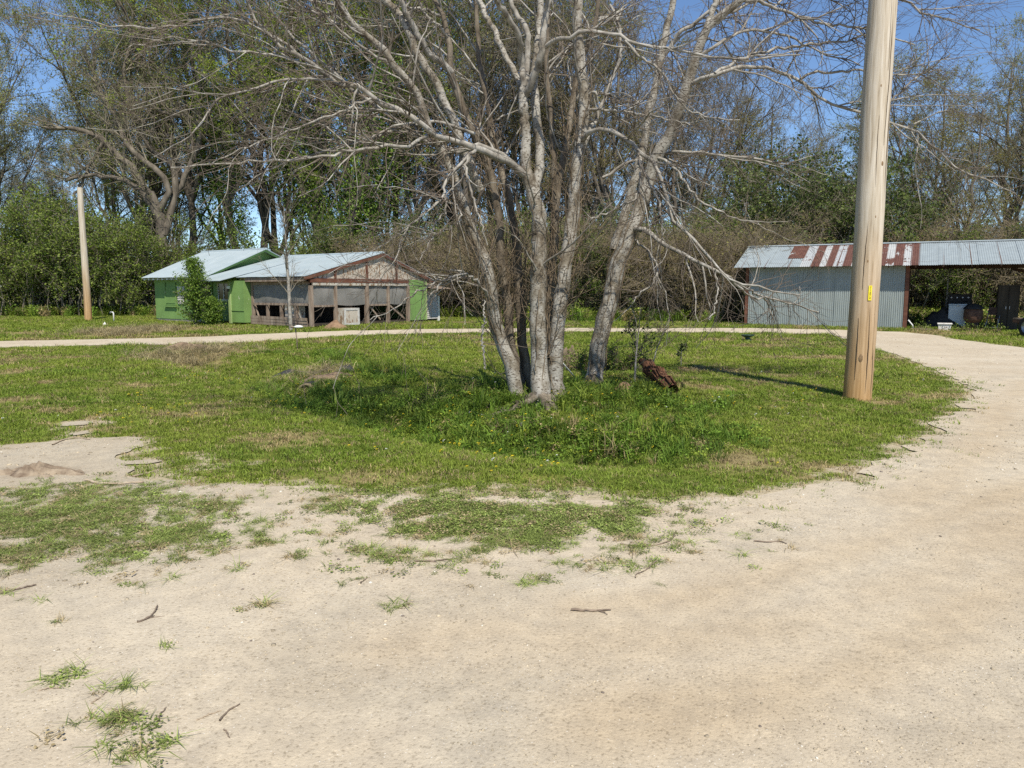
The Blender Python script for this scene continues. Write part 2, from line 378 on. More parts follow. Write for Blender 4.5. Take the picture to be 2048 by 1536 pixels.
for bb in REDDIRT: dm = np.maximum(dm, np.clip(blob(fx, fy, *bb) * 1.3, 0, .8))
set_col(ground, 'mask', np.stack([dry_mask(fx, fy) * .8, dm, lush_mask(fx, fy)], 1))

_sd = ground.data.attributes.new('sand', 'FLOAT', 'POINT'); _sd.data.foreach_set('value', (sstep(.75, .0, -drive_field(fx, fy)) * .62 * sstep(40, 12, fy)).astype(np.float32))
def clip_mesh(V, Fq, val):
    """the part of a quad sheet where val > 0, cut along the zero line"""
    tri = np.concatenate([Fq[:, [0, 1, 2]], Fq[:, [0, 2, 3]]]); s = val[tri] > 0; k = s.sum(1)
    verts = [V]; nv = len(V); extra = []; faces = [tri[k == 3]]; cache = {}
    def cut(a, b_):
        nonlocal nv
        key = (min(a, b_), max(a, b_))
        if key not in cache:
            t = val[a] / (val[a] - val[b_]); extra.append(V[a] + (V[b_] - V[a]) * t); cache[key] = nv; nv += 1
        return cache[key]
    new = []
    for t, ss in zip(tri[(k == 1) | (k == 2)], s[(k == 1) | (k == 2)]):
        if ss.sum() == 1:
            j = int(np.argmax(ss)); a, b_, c = t[j], t[(j + 1) % 3], t[(j + 2) % 3]; new.append((a, cut(a, b_), cut(a, c)))
        else:
            j = int(np.argmin(ss)); a, b_, c = t[j], t[(j + 1) % 3], t[(j + 2) % 3]; p, q = cut(b_, a), cut(c, a)
            new += [(b_, c, q), (b_, q, p)]
    F3 = np.concatenate(faces + [np.array(new, int).reshape(-1, 3)])
    VV = np.concatenate([V, np.array(extra).reshape(-1, 3)])
    used = np.unique(F3); rm = np.full(len(VV), -1); rm[used] = np.arange(len(used))
    return VV[used], rm[F3]
def gravel_material():
    m, nt, b = new_mat('pale_gravel')
    at = nt.nodes.new('ShaderNodeAttribute'); at.attribute_name = 'mask'
    sep = nt.nodes.new('ShaderNodeSeparateColor'); nt.links.new(at.outputs['Color'], sep.inputs[0])
    v = mapped(nt); n1 = nnoise(nt, v, .7, 6, .6); n2 = nnoise(nt, v, 60, 4, .7); n3 = nnoise(nt, v, 7, 5, .65)
    r = ramp(nt, [(.3, (.44, .372, .275)), (.5, (.48, .415, .315)), (.7, (.52, .46, .36))]); nt.links.new(n1.outputs[0], r.inputs[0])
    r3 = ramp(nt, [(.3, (.86, .86, .87)), (.7, (1.12, 1.11, 1.09))]); nt.links.new(n3.outputs[0], r3.inputs[0])
    c = mixc(nt, 1., r.outputs[0], r3.outputs[0], 'MULTIPLY')
    r2 = ramp(nt, [(.34, (.55, .53, .5)), (.46, (1, 1, 1)), (.58, (1.0, 1., 1.)), (.70, (1.3, 1.3, 1.3))]); nt.links.new(n2.outputs[0], r2.inputs[0])
    c = mixc(nt, .8, c, r2.outputs[0], 'MULTIPLY')
    vo = nt.nodes.new('ShaderNodeTexVoronoi'); vo.inputs['Scale'].default_value = 55; nt.links.new(v, vo.inputs['Vector'])
    rv = ramp(nt, [(.10, (1, 1, 1)), (.17, (0, 0, 0))]); nt.links.new(vo.outputs['Distance'], rv.inputs[0])
    rc = ramp(nt, [(.0, (.30, .26, .20)), (.5, (.52, .46, .37)), (1, (.75, .72, .66))]); sp = nt.nodes.new('ShaderNodeSeparateColor'); nt.links.new(vo.outputs['Color'], sp.inputs[0]); nt.links.new(sp.outputs[0], rc.inputs[0])
    c = mixc(nt, rv.outputs[0], c, rc.outputs[0])
    c = mixc(nt, sep.outputs[0], c, mixc(nt, 1., c, (.86, .79, .69), 'MULTIPLY')); c = mixc(nt, sep.outputs[1], c, mixc(nt, 1., c, (.84, .85, .86), 'MULTIPLY')); c = mixc(nt, sep.outputs[2], c, mixc(nt, 1., c, (.5, .42, .36), 'MULTIPLY'))
    nt.links.new(c, b.inputs['Base Color']); b.inputs['Roughness'].default_value = .95; b.inputs['Specular IOR Level'].default_value = .12
    bump(nt, b, n2.outputs[0], .55, .012); return m
dv = drive_field(fx, fy)
keep = (fy < 60) & (np.abs(fx) < 60)
dv = np.where(keep, dv, -1.)
# tyre rises and worn lines in the gravel
DV_, DF_ = clip_mesh(GV + np.array([0, 0, .012]), GF, dv)
drive = link_mesh('gravel_driveway', DV_, DF_, gravel_material(), smooth=True); setting(drive)
TRACKS = [[G2(2300, 900), G2(1960, 1010), G2(1800, 1070), G2(1600, 1140), G2(1400, 1190), G2(1150, 1220)], [G2(2300, 1040), G2(2000, 1180), G2(1850, 1270), G2(1700, 1350), G2(1500, 1400), G2(1200, 1460)],
          [G2(2048, 760), G2(2000, 830), G2(1960, 900), G2(1900, 960), G2(1820, 1010)], [G2(800, 1290), G2(1000, 1270), G2(1300, 1290), G2(1600, 1260), G2(1850, 1150), G2(2100, 1020)]]
dx_, dy_ = DV_[:, 0], DV_[:, 1]
tr = np.zeros(len(dx_))
for i, t in enumerate(TRACKS): tr = np.maximum(tr, np.clip(1.1 - seg_dist(dx_, dy_, t) / .28 + (fbm(dx_ * 1.2 + i, dy_ * 1.2, 3) - .5) * 1.3, 0, 1) * (1 if i < 2 else .7))
gy = sstep(-1.2, -3, dx_) * sstep(3, 4.5, dy_) * .9 * sstep(20, 14, dy_)
dirt = np.clip(blob(dx_, dy_, 60, 945, 110, 16) * 1.6, 0, .9)
rg_ = np.minimum.reduce([seg_dist(dx_, dy_, t) for t in TRACKS]); gy = np.maximum(gy, .75 * np.exp(-((rg_ - .45) / .18) ** 2) * sstep(.35, .65, fbm(dx_ * 1.3 + 7, dy_ * 1.3, 4)))
set_col(drive, 'mask', np.stack([tr * .6, gy, dirt], 1))

# ------------------------------------------------------------------ scattered grass, weeds and stones
def hidden_collection(name, objs):
    c = bpy.data.collections.new(name)
    for o in objs: c.objects.link(o)
    return c
def template(name, v, f, mat):
    o = link_mesh(name, v, f, mat); C.objects.unlink(o); return o
def scatter(name, pts, rot, scl, idx, tint, coll, kind_label, cat):
    n = len(pts); me = bpy.data.meshes.new(name); me.vertices.add(n); me.vertices.foreach_set('co', pts.astype(np.float32).ravel())
    a = me.attributes.new('rot', 'FLOAT_VECTOR', 'POINT'); a.data.foreach_set('vector', rot.astype(np.float32).ravel())
    a = me.attributes.new('scl', 'FLOAT_VECTOR', 'POINT'); a.data.foreach_set('vector', scl.astype(np.float32).ravel())
    a = me.attributes.new('idx', 'INT', 'POINT'); a.data.foreach_set('value', idx.astype(np.int32))
    a = me.attributes.new('tint', 'FLOAT_COLOR', 'POINT'); a.data.foreach_set('color', np.concatenate([tint, np.ones((n, 1))], 1).astype(np.float32).ravel())
    o = bpy.data.objects.new(name, me); C.objects.link(o)
    ng = bpy.data.node_groups.new(name, 'GeometryNodeTree')
    ng.interface.new_socket('Geometry', in_out='INPUT', socket_type='NodeSocketGeometry'); ng.interface.new_socket('Geometry', in_out='OUTPUT', socket_type='NodeSocketGeometry')
    N = ng.nodes; L = ng.links
    gi = N.new('NodeGroupInput'); go = N.new('NodeGroupOutput'); iop = N.new('GeometryNodeInstanceOnPoints')
    ci = N.new('GeometryNodeCollectionInfo'); ci.inputs[0].default_value = coll; ci.inputs['Separate Children'].default_value = True; ci.inputs['Reset Children'].default_value = True
    def na(nm, ty):
        q = N.new('GeometryNodeInputNamedAttribute'); q.data_type = ty; q.inputs[0].default_value = nm; return q.outputs[0]
    e = N.new('FunctionNodeEulerToRotation'); L.new(na('rot', 'FLOAT_VECTOR'), e.inputs[0])
    L.new(gi.outputs[0], iop.inputs['Points']); L.new(ci.outputs[0], iop.inputs['Instance']); iop.inputs['Pick Instance'].default_value = True
    L.new(na('idx', 'INT'), iop.inputs['Instance Index']); L.new(e.outputs[0], iop.inputs['Rotation']); L.new(na('scl', 'FLOAT_VECTOR'), iop.inputs['Scale'])
    L.new(iop.outputs[0], go.inputs[0])
    md = o.modifiers.new('scatter', 'NODES'); md.node_group = ng
    setting(o, 'stuff', kind_label, cat); return o
def blades(n, h, spread, w, lean, rg, curve=.5):
    """a tuft: n bent blades"""
    a = rg.uniform(0, 2 * np.pi, n); r = spread * np.sqrt(rg.uniform(0, 1, n)); base = np.stack([r * np.cos(a), r * np.sin(a), np.full(n, -.012)], 1)
    b = rg.uniform(0, 2 * np.pi, n); d = np.stack([np.cos(b), np.sin(b), np.zeros(n)], 1); side = np.stack([-np.sin(b), np.cos(b), np.zeros(n)], 1)
    hh = h * rg.uniform(.45, 1.2, n)[:, None]; ln = lean * rg.uniform(.2, 1.3, n)[:, None]; ww = w * rg.uniform(.7, 1.3, n)[:, None]
    up = np.array([[0, 0, 1.]])
    mid = base + up * hh * .62 + d * hh * ln * .35; tip = base + up * hh * (1 - .25 * ln) + d * hh * ln * (1 + curve)
    V = np.stack([base - side * ww / 2, base + side * ww / 2, mid + side * ww * .42, mid - side * ww * .42, tip + side * ww * .06, tip - side * ww * .06], 1).reshape(-1, 3)
    k = np.arange(n)[:, None] * 6
    return V, np.concatenate([k + np.array([[0, 1, 2, 3]]), k + np.array([[3, 2, 4, 5]])])
def rosette(n, h, spread, s, rg):
    """low broad-leaved weed"""
    a = rg.uniform(0, 2 * np.pi, n); r = spread * np.sqrt(rg.uniform(0, 1, n))
    c = np.stack([r * np.cos(a), r * np.sin(a), h * rg.uniform(.25, 1, n)], 1)
    return leaf_faces(c, s * rg.uniform(.6, 1.3, n), rg, 1.2, .7)
m_tuft = tint_mat('grass_blade', .3)
tg = np.random.default_rng(11)
mown = hidden_collection('mown_tufts', [template('mown_tuft_%d' % i, *blades(26, .042, .085, .0065, 1.0, tg), m_tuft) for i in range(6)])
tall = hidden_collection('tall_tufts', [template('tall_tuft_%d' % i, *(merge([blades(18, .13, .08, .008, .8, tg), rosette(22, .10, .10, .035, tg)]) if i < 5 else blades(26, .2, .07, .007, .7, tg)), m_tuft) for i in range(7)])
weed = hidden_collection('weed_tufts', [template('weed_tuft_%d' % i, *(merge([rosette(30, .035, .085, .022, tg), blades(10, .05, .08, .006, 1.5, tg)]) if i < 4 else blades(22, .06, .045, .005, 1.7, tg)), m_tuft) for i in range(7)])
dryt = hidden_collection('dry_tufts', [template('dry_tuft_%d' % i, *blades(26, .16, .09, .006, 1.2, tg), m_tuft) for i in range(4)])
wild = hidden_collection('wild_tufts', [template('wild_tuft_%d' % i, *merge([blades(26, .42, .16, .016, .7, tg), rosette(40, .38, .2, .07, tg)]), m_tuft) for i in range(5)])
def pick_tint(x, y, dry, lush, rg):
    n = len(x)
    g = fbm(x * .8, y * .8, 4)[:, None]; g2 = rg.uniform(0, 1, (n, 1))
    base = np.array([[.135, .215, .024]]) * (1 - g) + np.array([[.29, .34, .052]]) * g
    base = base * (.75 + .5 * g2)
    straw = np.array([[.40, .32, .16]]) * (.7 + .5 * rg.uniform(0, 1, (n, 1)))
    sel = (rg.uniform(0, 1, (n, 1)) < np.clip(dry[:, None] * .9 + .10, 0, .95))
    c = np.where(sel, straw, base)
    l = np.array([[.125, .21, .026]]) * (.55 + .9 * g2)
    return np.where(rg.uniform(0, 1, (n, 1)) < lush[:, None] * .9, l, c)
def lawn_points(dens, x0, x1, y0, y1, rg):
    n = int(dens * (x1 - x0) * (y1 - y0)); x = rg.uniform(x0, x1, n); y = rg.uniform(y0, y1, n)
    ok = np.abs(x) < y * .72 + 1.2; return x[ok], y[ok]
sg = np.random.default_rng(5)
X, Y, Sc = [], [], []
for d, y0, y1, s in ((260, 4.5, 9, .85), (170, 9, 14, 1.05), (80, 14, 22, 1.5), (34, 22, 45, 2.2)):
    x, y = lawn_points(d, -30, 30, y0, y1, sg); f = lawn_field(x, y); sf = sand_field(x, y)
    e = (.10 * sstep(-.45, -.1, f) * (y < 16) + .90 * sstep(-.10, .38, f)) * (1 - .97 * sstep(-.18, .07, sf)); ok = sg.uniform(0, 1, len(x)) < e
    x, y = x[ok], y[ok]; X.append(x); Y.append(y); Sc.append(np.full(len(x), s))
X, Y, Sc = map(np.concatenate, (X, Y, Sc))
dr = dry_mask(X, Y); lu = lush_mask(X, Y)
ok = (sg.uniform(0, 1, len(X)) > dr * .45); X, Y, Sc, dr, lu = X[ok], Y[ok], Sc[ok], dr[ok], lu[ok]
n = len(X)
hgt = Sc * (.8 + .7 * fbm(X * 1.5, Y * 1.5, 3)) * sg.uniform(.7, 1.3, n)
scatter('lawn_grass', np.stack([X, Y, tz(X, Y)], 1), np.stack([sg.normal(0, .12, n), sg.normal(0, .12, n), sg.uniform(0, 6.28, n)], 1), np.stack([Sc, Sc, hgt], 1),
        sg.integers(0, 6, n), pick_tint(X, Y, dr, lu * .3, sg), mown, 'short mown grass of the lawn island and house yard', 'grass')
# unmown strip in the ditch and round the tree foot
x, y = lawn_points(150, -8, 6, 6.5, 20, sg); lu = lush_mask(x, y); ok = (sg.uniform(0, 1, len(x)) < lu ** 1.3) & (lawn_field(x, y) > .1); x, y, lu = x[ok], y[ok], lu[ok]; n = len(x)
s = sg.uniform(.55, 1.2, n) * (.6 + .6 * lu)
scatter('ditch_weeds', np.stack([x, y, tz(x, y)], 1), np.stack([sg.normal(0, .15, n), sg.normal(0, .15, n), sg.uniform(0, 6.28, n)], 1), np.stack([s, s, s], 1), sg.integers(0, 7, n),
        pick_tint(x, y, np.zeros(n), np.full(n, .75), sg), tall, 'lush unmown weeds and clover filling the ditch below the tree', 'weeds')
# weeds creeping over the gravel
X, Y, K = [], [], []
for px, py, rx, ry, w in WEEDS:
    c = G(px, py); a = rx / F_PX * c[1]; b = abs(G(px, py - ry)[1] - G(px, py + ry)[1]) / 2
    n = int(a * b * 3.14 * 760 * w) + 4; x = c[0] + sg.normal(0, .58, n) * a; y = c[1] + sg.normal(0, .58, n) * b
    ok = (fbm(x * 4.2 + 2, y * 4.2, 4) + sg.normal(0, .09, n) > .50 - .09 * w) & (lawn_field(x, y) < .25); X.append(x[ok]); Y.append(y[ok]); K.append(np.full(ok.sum(), px))
X, Y, K = map(np.concatenate, (X, Y, K)); n = len(X); s = sg.uniform(.25, .85, n)
leafy = (np.abs(K - 1060) < 340) & (Y > 4.9)
idx = np.where(leafy & (sg.uniform(0, 1, n) < .85), sg.integers(0, 4, n), sg.integers(3, 7, n))
tn = np.array([[.32, .40, .105]]) * (1 - sg.uniform(0, 1, (n, 1)) * .5); st_ = sg.uniform(0, 1, (n, 1)) < .22; tn = np.where(st_, np.array([[.42, .34, .19]]), tn)
scatter('gravel_weeds', np.stack([X, Y, tz(X, Y) + .012], 1), np.stack([sg.normal(0, .15, n), sg.normal(0, .15, n), sg.uniform(0, 6.28, n)], 1), np.stack([s, s, s * np.where(Y < 4.2, .45, .68)], 1), idx, tn, weed,
        'sparse low weeds creeping across the pale gravel', 'weeds')
# straw round the culvert and on the bank
X, Y = [], []
for px, py, rx, ry, dn in ((385, 722, 95, 22, 38), (620, 755, 80, 20, 36), (600, 790, 60, 10, 50), (240, 665, 90, 8, 30), (300, 662, 50, 7, 40), (1020, 868, 40, 8, 60), (760, 800, 60, 12, 30), (870, 820, 30, 8, 30)):
    c = G(px, py); a = rx / F_PX * c[1]; b = abs(G(px, py - ry)[1] - G(px, py + ry)[1]) / 2; n = int(a * b * 3.14 * dn) + 4
    X.append(c[0] + sg.normal(0, .5, n) * a); Y.append(c[1] + sg.normal(0, .5, n) * b)
X, Y = map(np.concatenate, (X, Y)); n = len(X); s = sg.uniform(.4, 1.0, n) * (1 + Y / 45)
scatter('dry_grass', np.stack([X, Y, tz(X, Y)], 1), np.stack([sg.normal(0, .3, n), sg.normal(0, .3, n), sg.uniform(0, 6.28, n)], 1), np.stack([s, s, s], 1), sg.integers(0, 4, n),
        np.array([[.47, .395, .22]]) * sg.uniform(.45, 1.1, (n, 1)), dryt, 'dead straw coloured grass on the ditch bank by the culvert', 'dry grass')
# rank growth at the foot of the woods
x, y = lawn_points(7, -34, 30, 34, 52, sg)
line = 40.5 + 3 * (fbm(x * .3, x * 0, 3) - .5) - 4.5 * sstep(-2, 3, x) - 1.5 * sstep(4, 9, x) + 2.5 * sstep(-14, -20, x)
pr = sstep(-.8, 1.5, y - line); ok = sg.uniform(0, 1, len(x)) < pr
HOUSE_BOX = None
x, y = x[ok], y[ok]; n = len(x); s = sg.uniform(.8, 1.8, n)
tn = pick_tint(x, y, np.full(n, .15) + .4 * (fbm(x * .5, y * .5, 2) > .55), np.full(n, .4), sg)
WOODS_FLOOR = (x, y, s, tn)
# loose stones on the drive
def stone(rg):
    b = 2 * np.pi * np.arange(5) / 5
    V = [(0, 0, .45)] + [(math.cos(a) * rg.uniform(.7, 1.1), math.sin(a) * rg.uniform(.6, 1), .15 * rg.uniform(.4, 1.4)) for a in b] + [(math.cos(a + .4) * .7, math.sin(a + .4) * .65, -.2) for a in b]
    Fq = [(0, 1 + k, 1 + (k + 1) % 5) for k in range(5)] + [(1 + k, 6 + k, 1 + (k + 1) % 5) for k in range(5)] + [(6 + k, 6 + (k + 1) % 5, 1 + (k + 1) % 5) for k in range(5)]
    return np.array(V), np.array(Fq)
stones = hidden_collection('stones', [template('stone_%d' % i, *stone(tg), tint_mat('stone_tint_%d' % i, 0, .9)) for i in range(5)])
X, Y, S_ = [], [], []
for d, y0, y1, s in ((1500, 1.5, 3.2, .0030), (800, 3.2, 5.5, .0040), (260, 5.5, 12, .007), (20, 12, 26, .012)):
    x, y = lawn_points(d, -16, 20, y0, y1, sg); cl = fbm(x * 1.1 + 40, y * 1.1, 4); td = np.minimum.reduce([seg_dist(x, y, t) for t in TRACKS]); cl = cl + .16 * np.exp(-((td - .42) / .16) ** 2) - .16 * np.exp(-(td / .2) ** 2)
    ok = (sg.uniform(0, 1, len(x)) < sstep(.36, .66, cl)) & (drive_field(x, y) > .05); x, y = x[ok], y[ok]
    X.append(x); Y.append(y); S_.append(s * np.exp(sg.normal(0, .45, len(x))))
X, Y, S_ = map(np.concatenate, (X, Y, S_)); n = len(X)
big = sg.uniform(0, 1, n) < .006; S_ = np.where(big, S_ * 2.0, S_)
tn = np.array([[.44, .37, .265]]) * sg.uniform(.5, 1.25, (n, 1)); u = sg.uniform(0, 1, (n, 1)); tn = np.where(u < .05, np.array([[.62, .58, .50]]), tn); tn = np.where(u > .95, np.array([[.16, .13, .11]]), tn)
scatter('loose_gravel', np.stack([X, Y, tz(X, Y) + .012], 1), np.stack([sg.normal(0, .3, n), sg.normal(0, .3, n), sg.uniform(0, 6.28, n)], 1), np.stack([S_, S_, S_], 1), sg.integers(0, 5, n), tn, stones,
        'loose pale pebbles scattered over the gravel drive', 'gravel')
# small yellow and white flowers in the grass
m_yel = M('yellow_petal', [(.3, (.62, .48, .02)), (.7, (.75, .62, .05))], 5, bmp=0)
fl = hidden_collection('flowers', [template('flower_%d' % i, *merge([leaf_faces(np.array([[0, 0, .07 + .02 * i]]) + tg.normal(0, .006, (4, 3)), np.full(4, .02), tg, 2, .9)]), tint_mat('flower_tint_%d' % i, .2)) for i in range(2)])
x, y = lawn_points(9, -6, 7, 6.3, 15, sg); ok = (fbm(x * .9 + 20, y * .9, 3) + .25 * lush_mask(x, y) > .56) & (lawn_field(x, y) > .3); x, y = x[ok], y[ok]; n = len(x); s = sg.uniform(.7, 1.3, n)
tn = np.where(sg.uniform(0, 1, (n, 1)) < .85, np.array([[.70, .55, .03]]), np.array([[.7, .7, .66]]))
scatter('wildflowers', np.stack([x, y, tz(x, y) + .02 + .05 * lush_mask(x, y)], 1), np.zeros((n, 3)), np.stack([s, s, s], 1), sg.integers(0, 2, n), tn, fl, 'tiny yellow and white wildflowers dotted through the ditch grass', 'flowers')

# ------------------------------------------------------------------ the pale many-stemmed tree
D0 = float(G(1080, 808)[1]) + .08                                      # its distance, from where it meets the ground
def path(pts, depth, S=18, r=None):
    """traced stem: (x, y, half width in photo pixels[, depth offset]) -> 3-D curve"""
    P, Rr = [], []
    for q in pts:
        d = depth + (q[3] if len(q) > 3 else 0); P.append(W(q[0], q[1], d)); Rr.append(q[2] / F_PX * d * .88)
    return resample(P, Rr, S)
STEMS = [  # name, bark, trace
    ('A', m_pale_bark, [(1086, 818, 31, -.1), (1082, 795, 24, -.1), (1079, 732, 20), (1076, 670, 19), (1076, 607, 18.5), (1077, 545, 18), (1079, 482, 17), (1078, 430, 16.5), (1066, 384, 16), (1056, 350, 15)]),
    ('A1', m_pale_bark, [(1060, 360, 13), (1051, 330, 11.5), (1052, 281, 11), (1048, 220, 10.5), (1047, 187, 10)]),
    ('A1l', m_limb_bark, [(1048, 195, 8), (1046, 165, 7.5), (1043, 120, 7), (1040, 78, 6.5, -.2), (1016, 37, 6, -.4), (994, 0, 5.5, -.6), (970, -60, 5, -.9)]),
    ('A1ll', m_pale_bark, [(1047, 190, 7), (1038, 165, 6.5, .2), (1010, 109, 6, .4), (985, 56, 6, .6), (963, 9, 5.5, .8), (940, -60, 5, 1)]),
    ('A1r', m_limb_bark, [(1050, 190, 8), (1060, 172, 8, -.1), (1075, 134, 8, -.2), (1082, 103, 7.5, -.3), (1088, 47, 7, -.3), (1097, 0, 6.5, -.3), (1110, -70, 6, -.4)]),
    ('A1c', m_limb_bark, [(1049, 190, 7), (1055, 125, 6.5, .2), (1054, 62, 6, .3), (1035, 31, 5.5, .4), (1022, 0, 5, .4), (1010, -60, 4.5, .5)]),
    ('A2', m_pale_bark, [(1069, 378, 12, .15), (1076, 344, 10.5, .2), (1079, 281, 10, .25), (1070, 203, 9.5, .3), (1068, 150, 9, .4), (1076, 80, 8, .5), (1080, 0, 7, .6), (1085, -70, 6, .7)]),
    ('B', m_pale_bark, [(1118, 796, 24, .1), (1113, 775, 18, .1), (1110, 701, 17.5, .1), (1119, 623, 16.5, .1), (1129, 545, 15.5, .1), (1138, 482, 15, .1), (1147, 420, 14, .1), (1149, 375, 13.5, .1), (1155, 312, 13, .1), (1165, 250, 12.5, .1),
                        (1168, 187, 12, .1), (1160, 125, 11.5, .1), (1155, 62, 11, .1), (1158, 0, 10, .1), (1165, -80, 9, .1)]),
    ('C', m_pale_bark, [(1038, 812, 22, .2), (1034, 790, 17, .2), (1026, 748, 16, .2), (1010, 701, 15, .2), (992, 654, 14.5, .2), (985, 607, 14, .1), (976, 545, 13.5), (961, 507, 13.5), (948, 476, 13), (933, 429, 12, -.1), (915, 380, 11, -.2),
                        (900, 335, 10, -.2), (877, 290, 9, -.3), (850, 240, 8.5, -.4), (832, 182, 8, -.5), (793, 137, 8, -.6), (767, 98, 7.5, -.7), (725, 65, 7, -.8), (695, 36, 6.5, -.9), (676, 6, 6, -1), (650, -50, 5, -1.1)]),
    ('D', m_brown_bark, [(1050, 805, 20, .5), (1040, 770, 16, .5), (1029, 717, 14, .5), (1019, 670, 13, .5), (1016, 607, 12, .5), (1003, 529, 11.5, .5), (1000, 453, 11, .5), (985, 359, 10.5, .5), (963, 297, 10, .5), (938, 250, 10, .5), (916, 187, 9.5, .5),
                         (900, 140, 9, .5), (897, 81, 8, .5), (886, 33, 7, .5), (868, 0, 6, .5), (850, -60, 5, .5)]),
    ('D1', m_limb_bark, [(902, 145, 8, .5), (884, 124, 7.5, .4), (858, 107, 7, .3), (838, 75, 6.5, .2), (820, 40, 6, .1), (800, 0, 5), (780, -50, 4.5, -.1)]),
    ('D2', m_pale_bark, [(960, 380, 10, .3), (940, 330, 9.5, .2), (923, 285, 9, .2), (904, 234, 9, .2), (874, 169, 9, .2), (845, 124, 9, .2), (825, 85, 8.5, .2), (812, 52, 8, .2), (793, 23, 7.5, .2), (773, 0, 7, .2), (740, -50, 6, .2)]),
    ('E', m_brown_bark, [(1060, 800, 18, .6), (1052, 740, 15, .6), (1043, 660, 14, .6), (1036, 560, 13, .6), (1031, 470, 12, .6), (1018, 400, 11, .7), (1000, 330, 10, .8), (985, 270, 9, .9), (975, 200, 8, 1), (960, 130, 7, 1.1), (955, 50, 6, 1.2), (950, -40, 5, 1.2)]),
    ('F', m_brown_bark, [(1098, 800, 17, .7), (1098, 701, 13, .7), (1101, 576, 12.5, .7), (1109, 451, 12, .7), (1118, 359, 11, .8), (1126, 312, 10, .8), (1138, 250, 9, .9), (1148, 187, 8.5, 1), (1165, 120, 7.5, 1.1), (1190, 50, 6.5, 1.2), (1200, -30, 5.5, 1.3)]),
    ('F2', m_brown_bark, [(1112, 440, 9, .7), (1108, 380, 8.5, .8), (1107, 312, 8, .9), (1101, 219, 7.5, 1), (1092, 140, 7, 1.1), (1095, 60, 6, 1.2), (1100, -30, 5, 1.3)]),
]
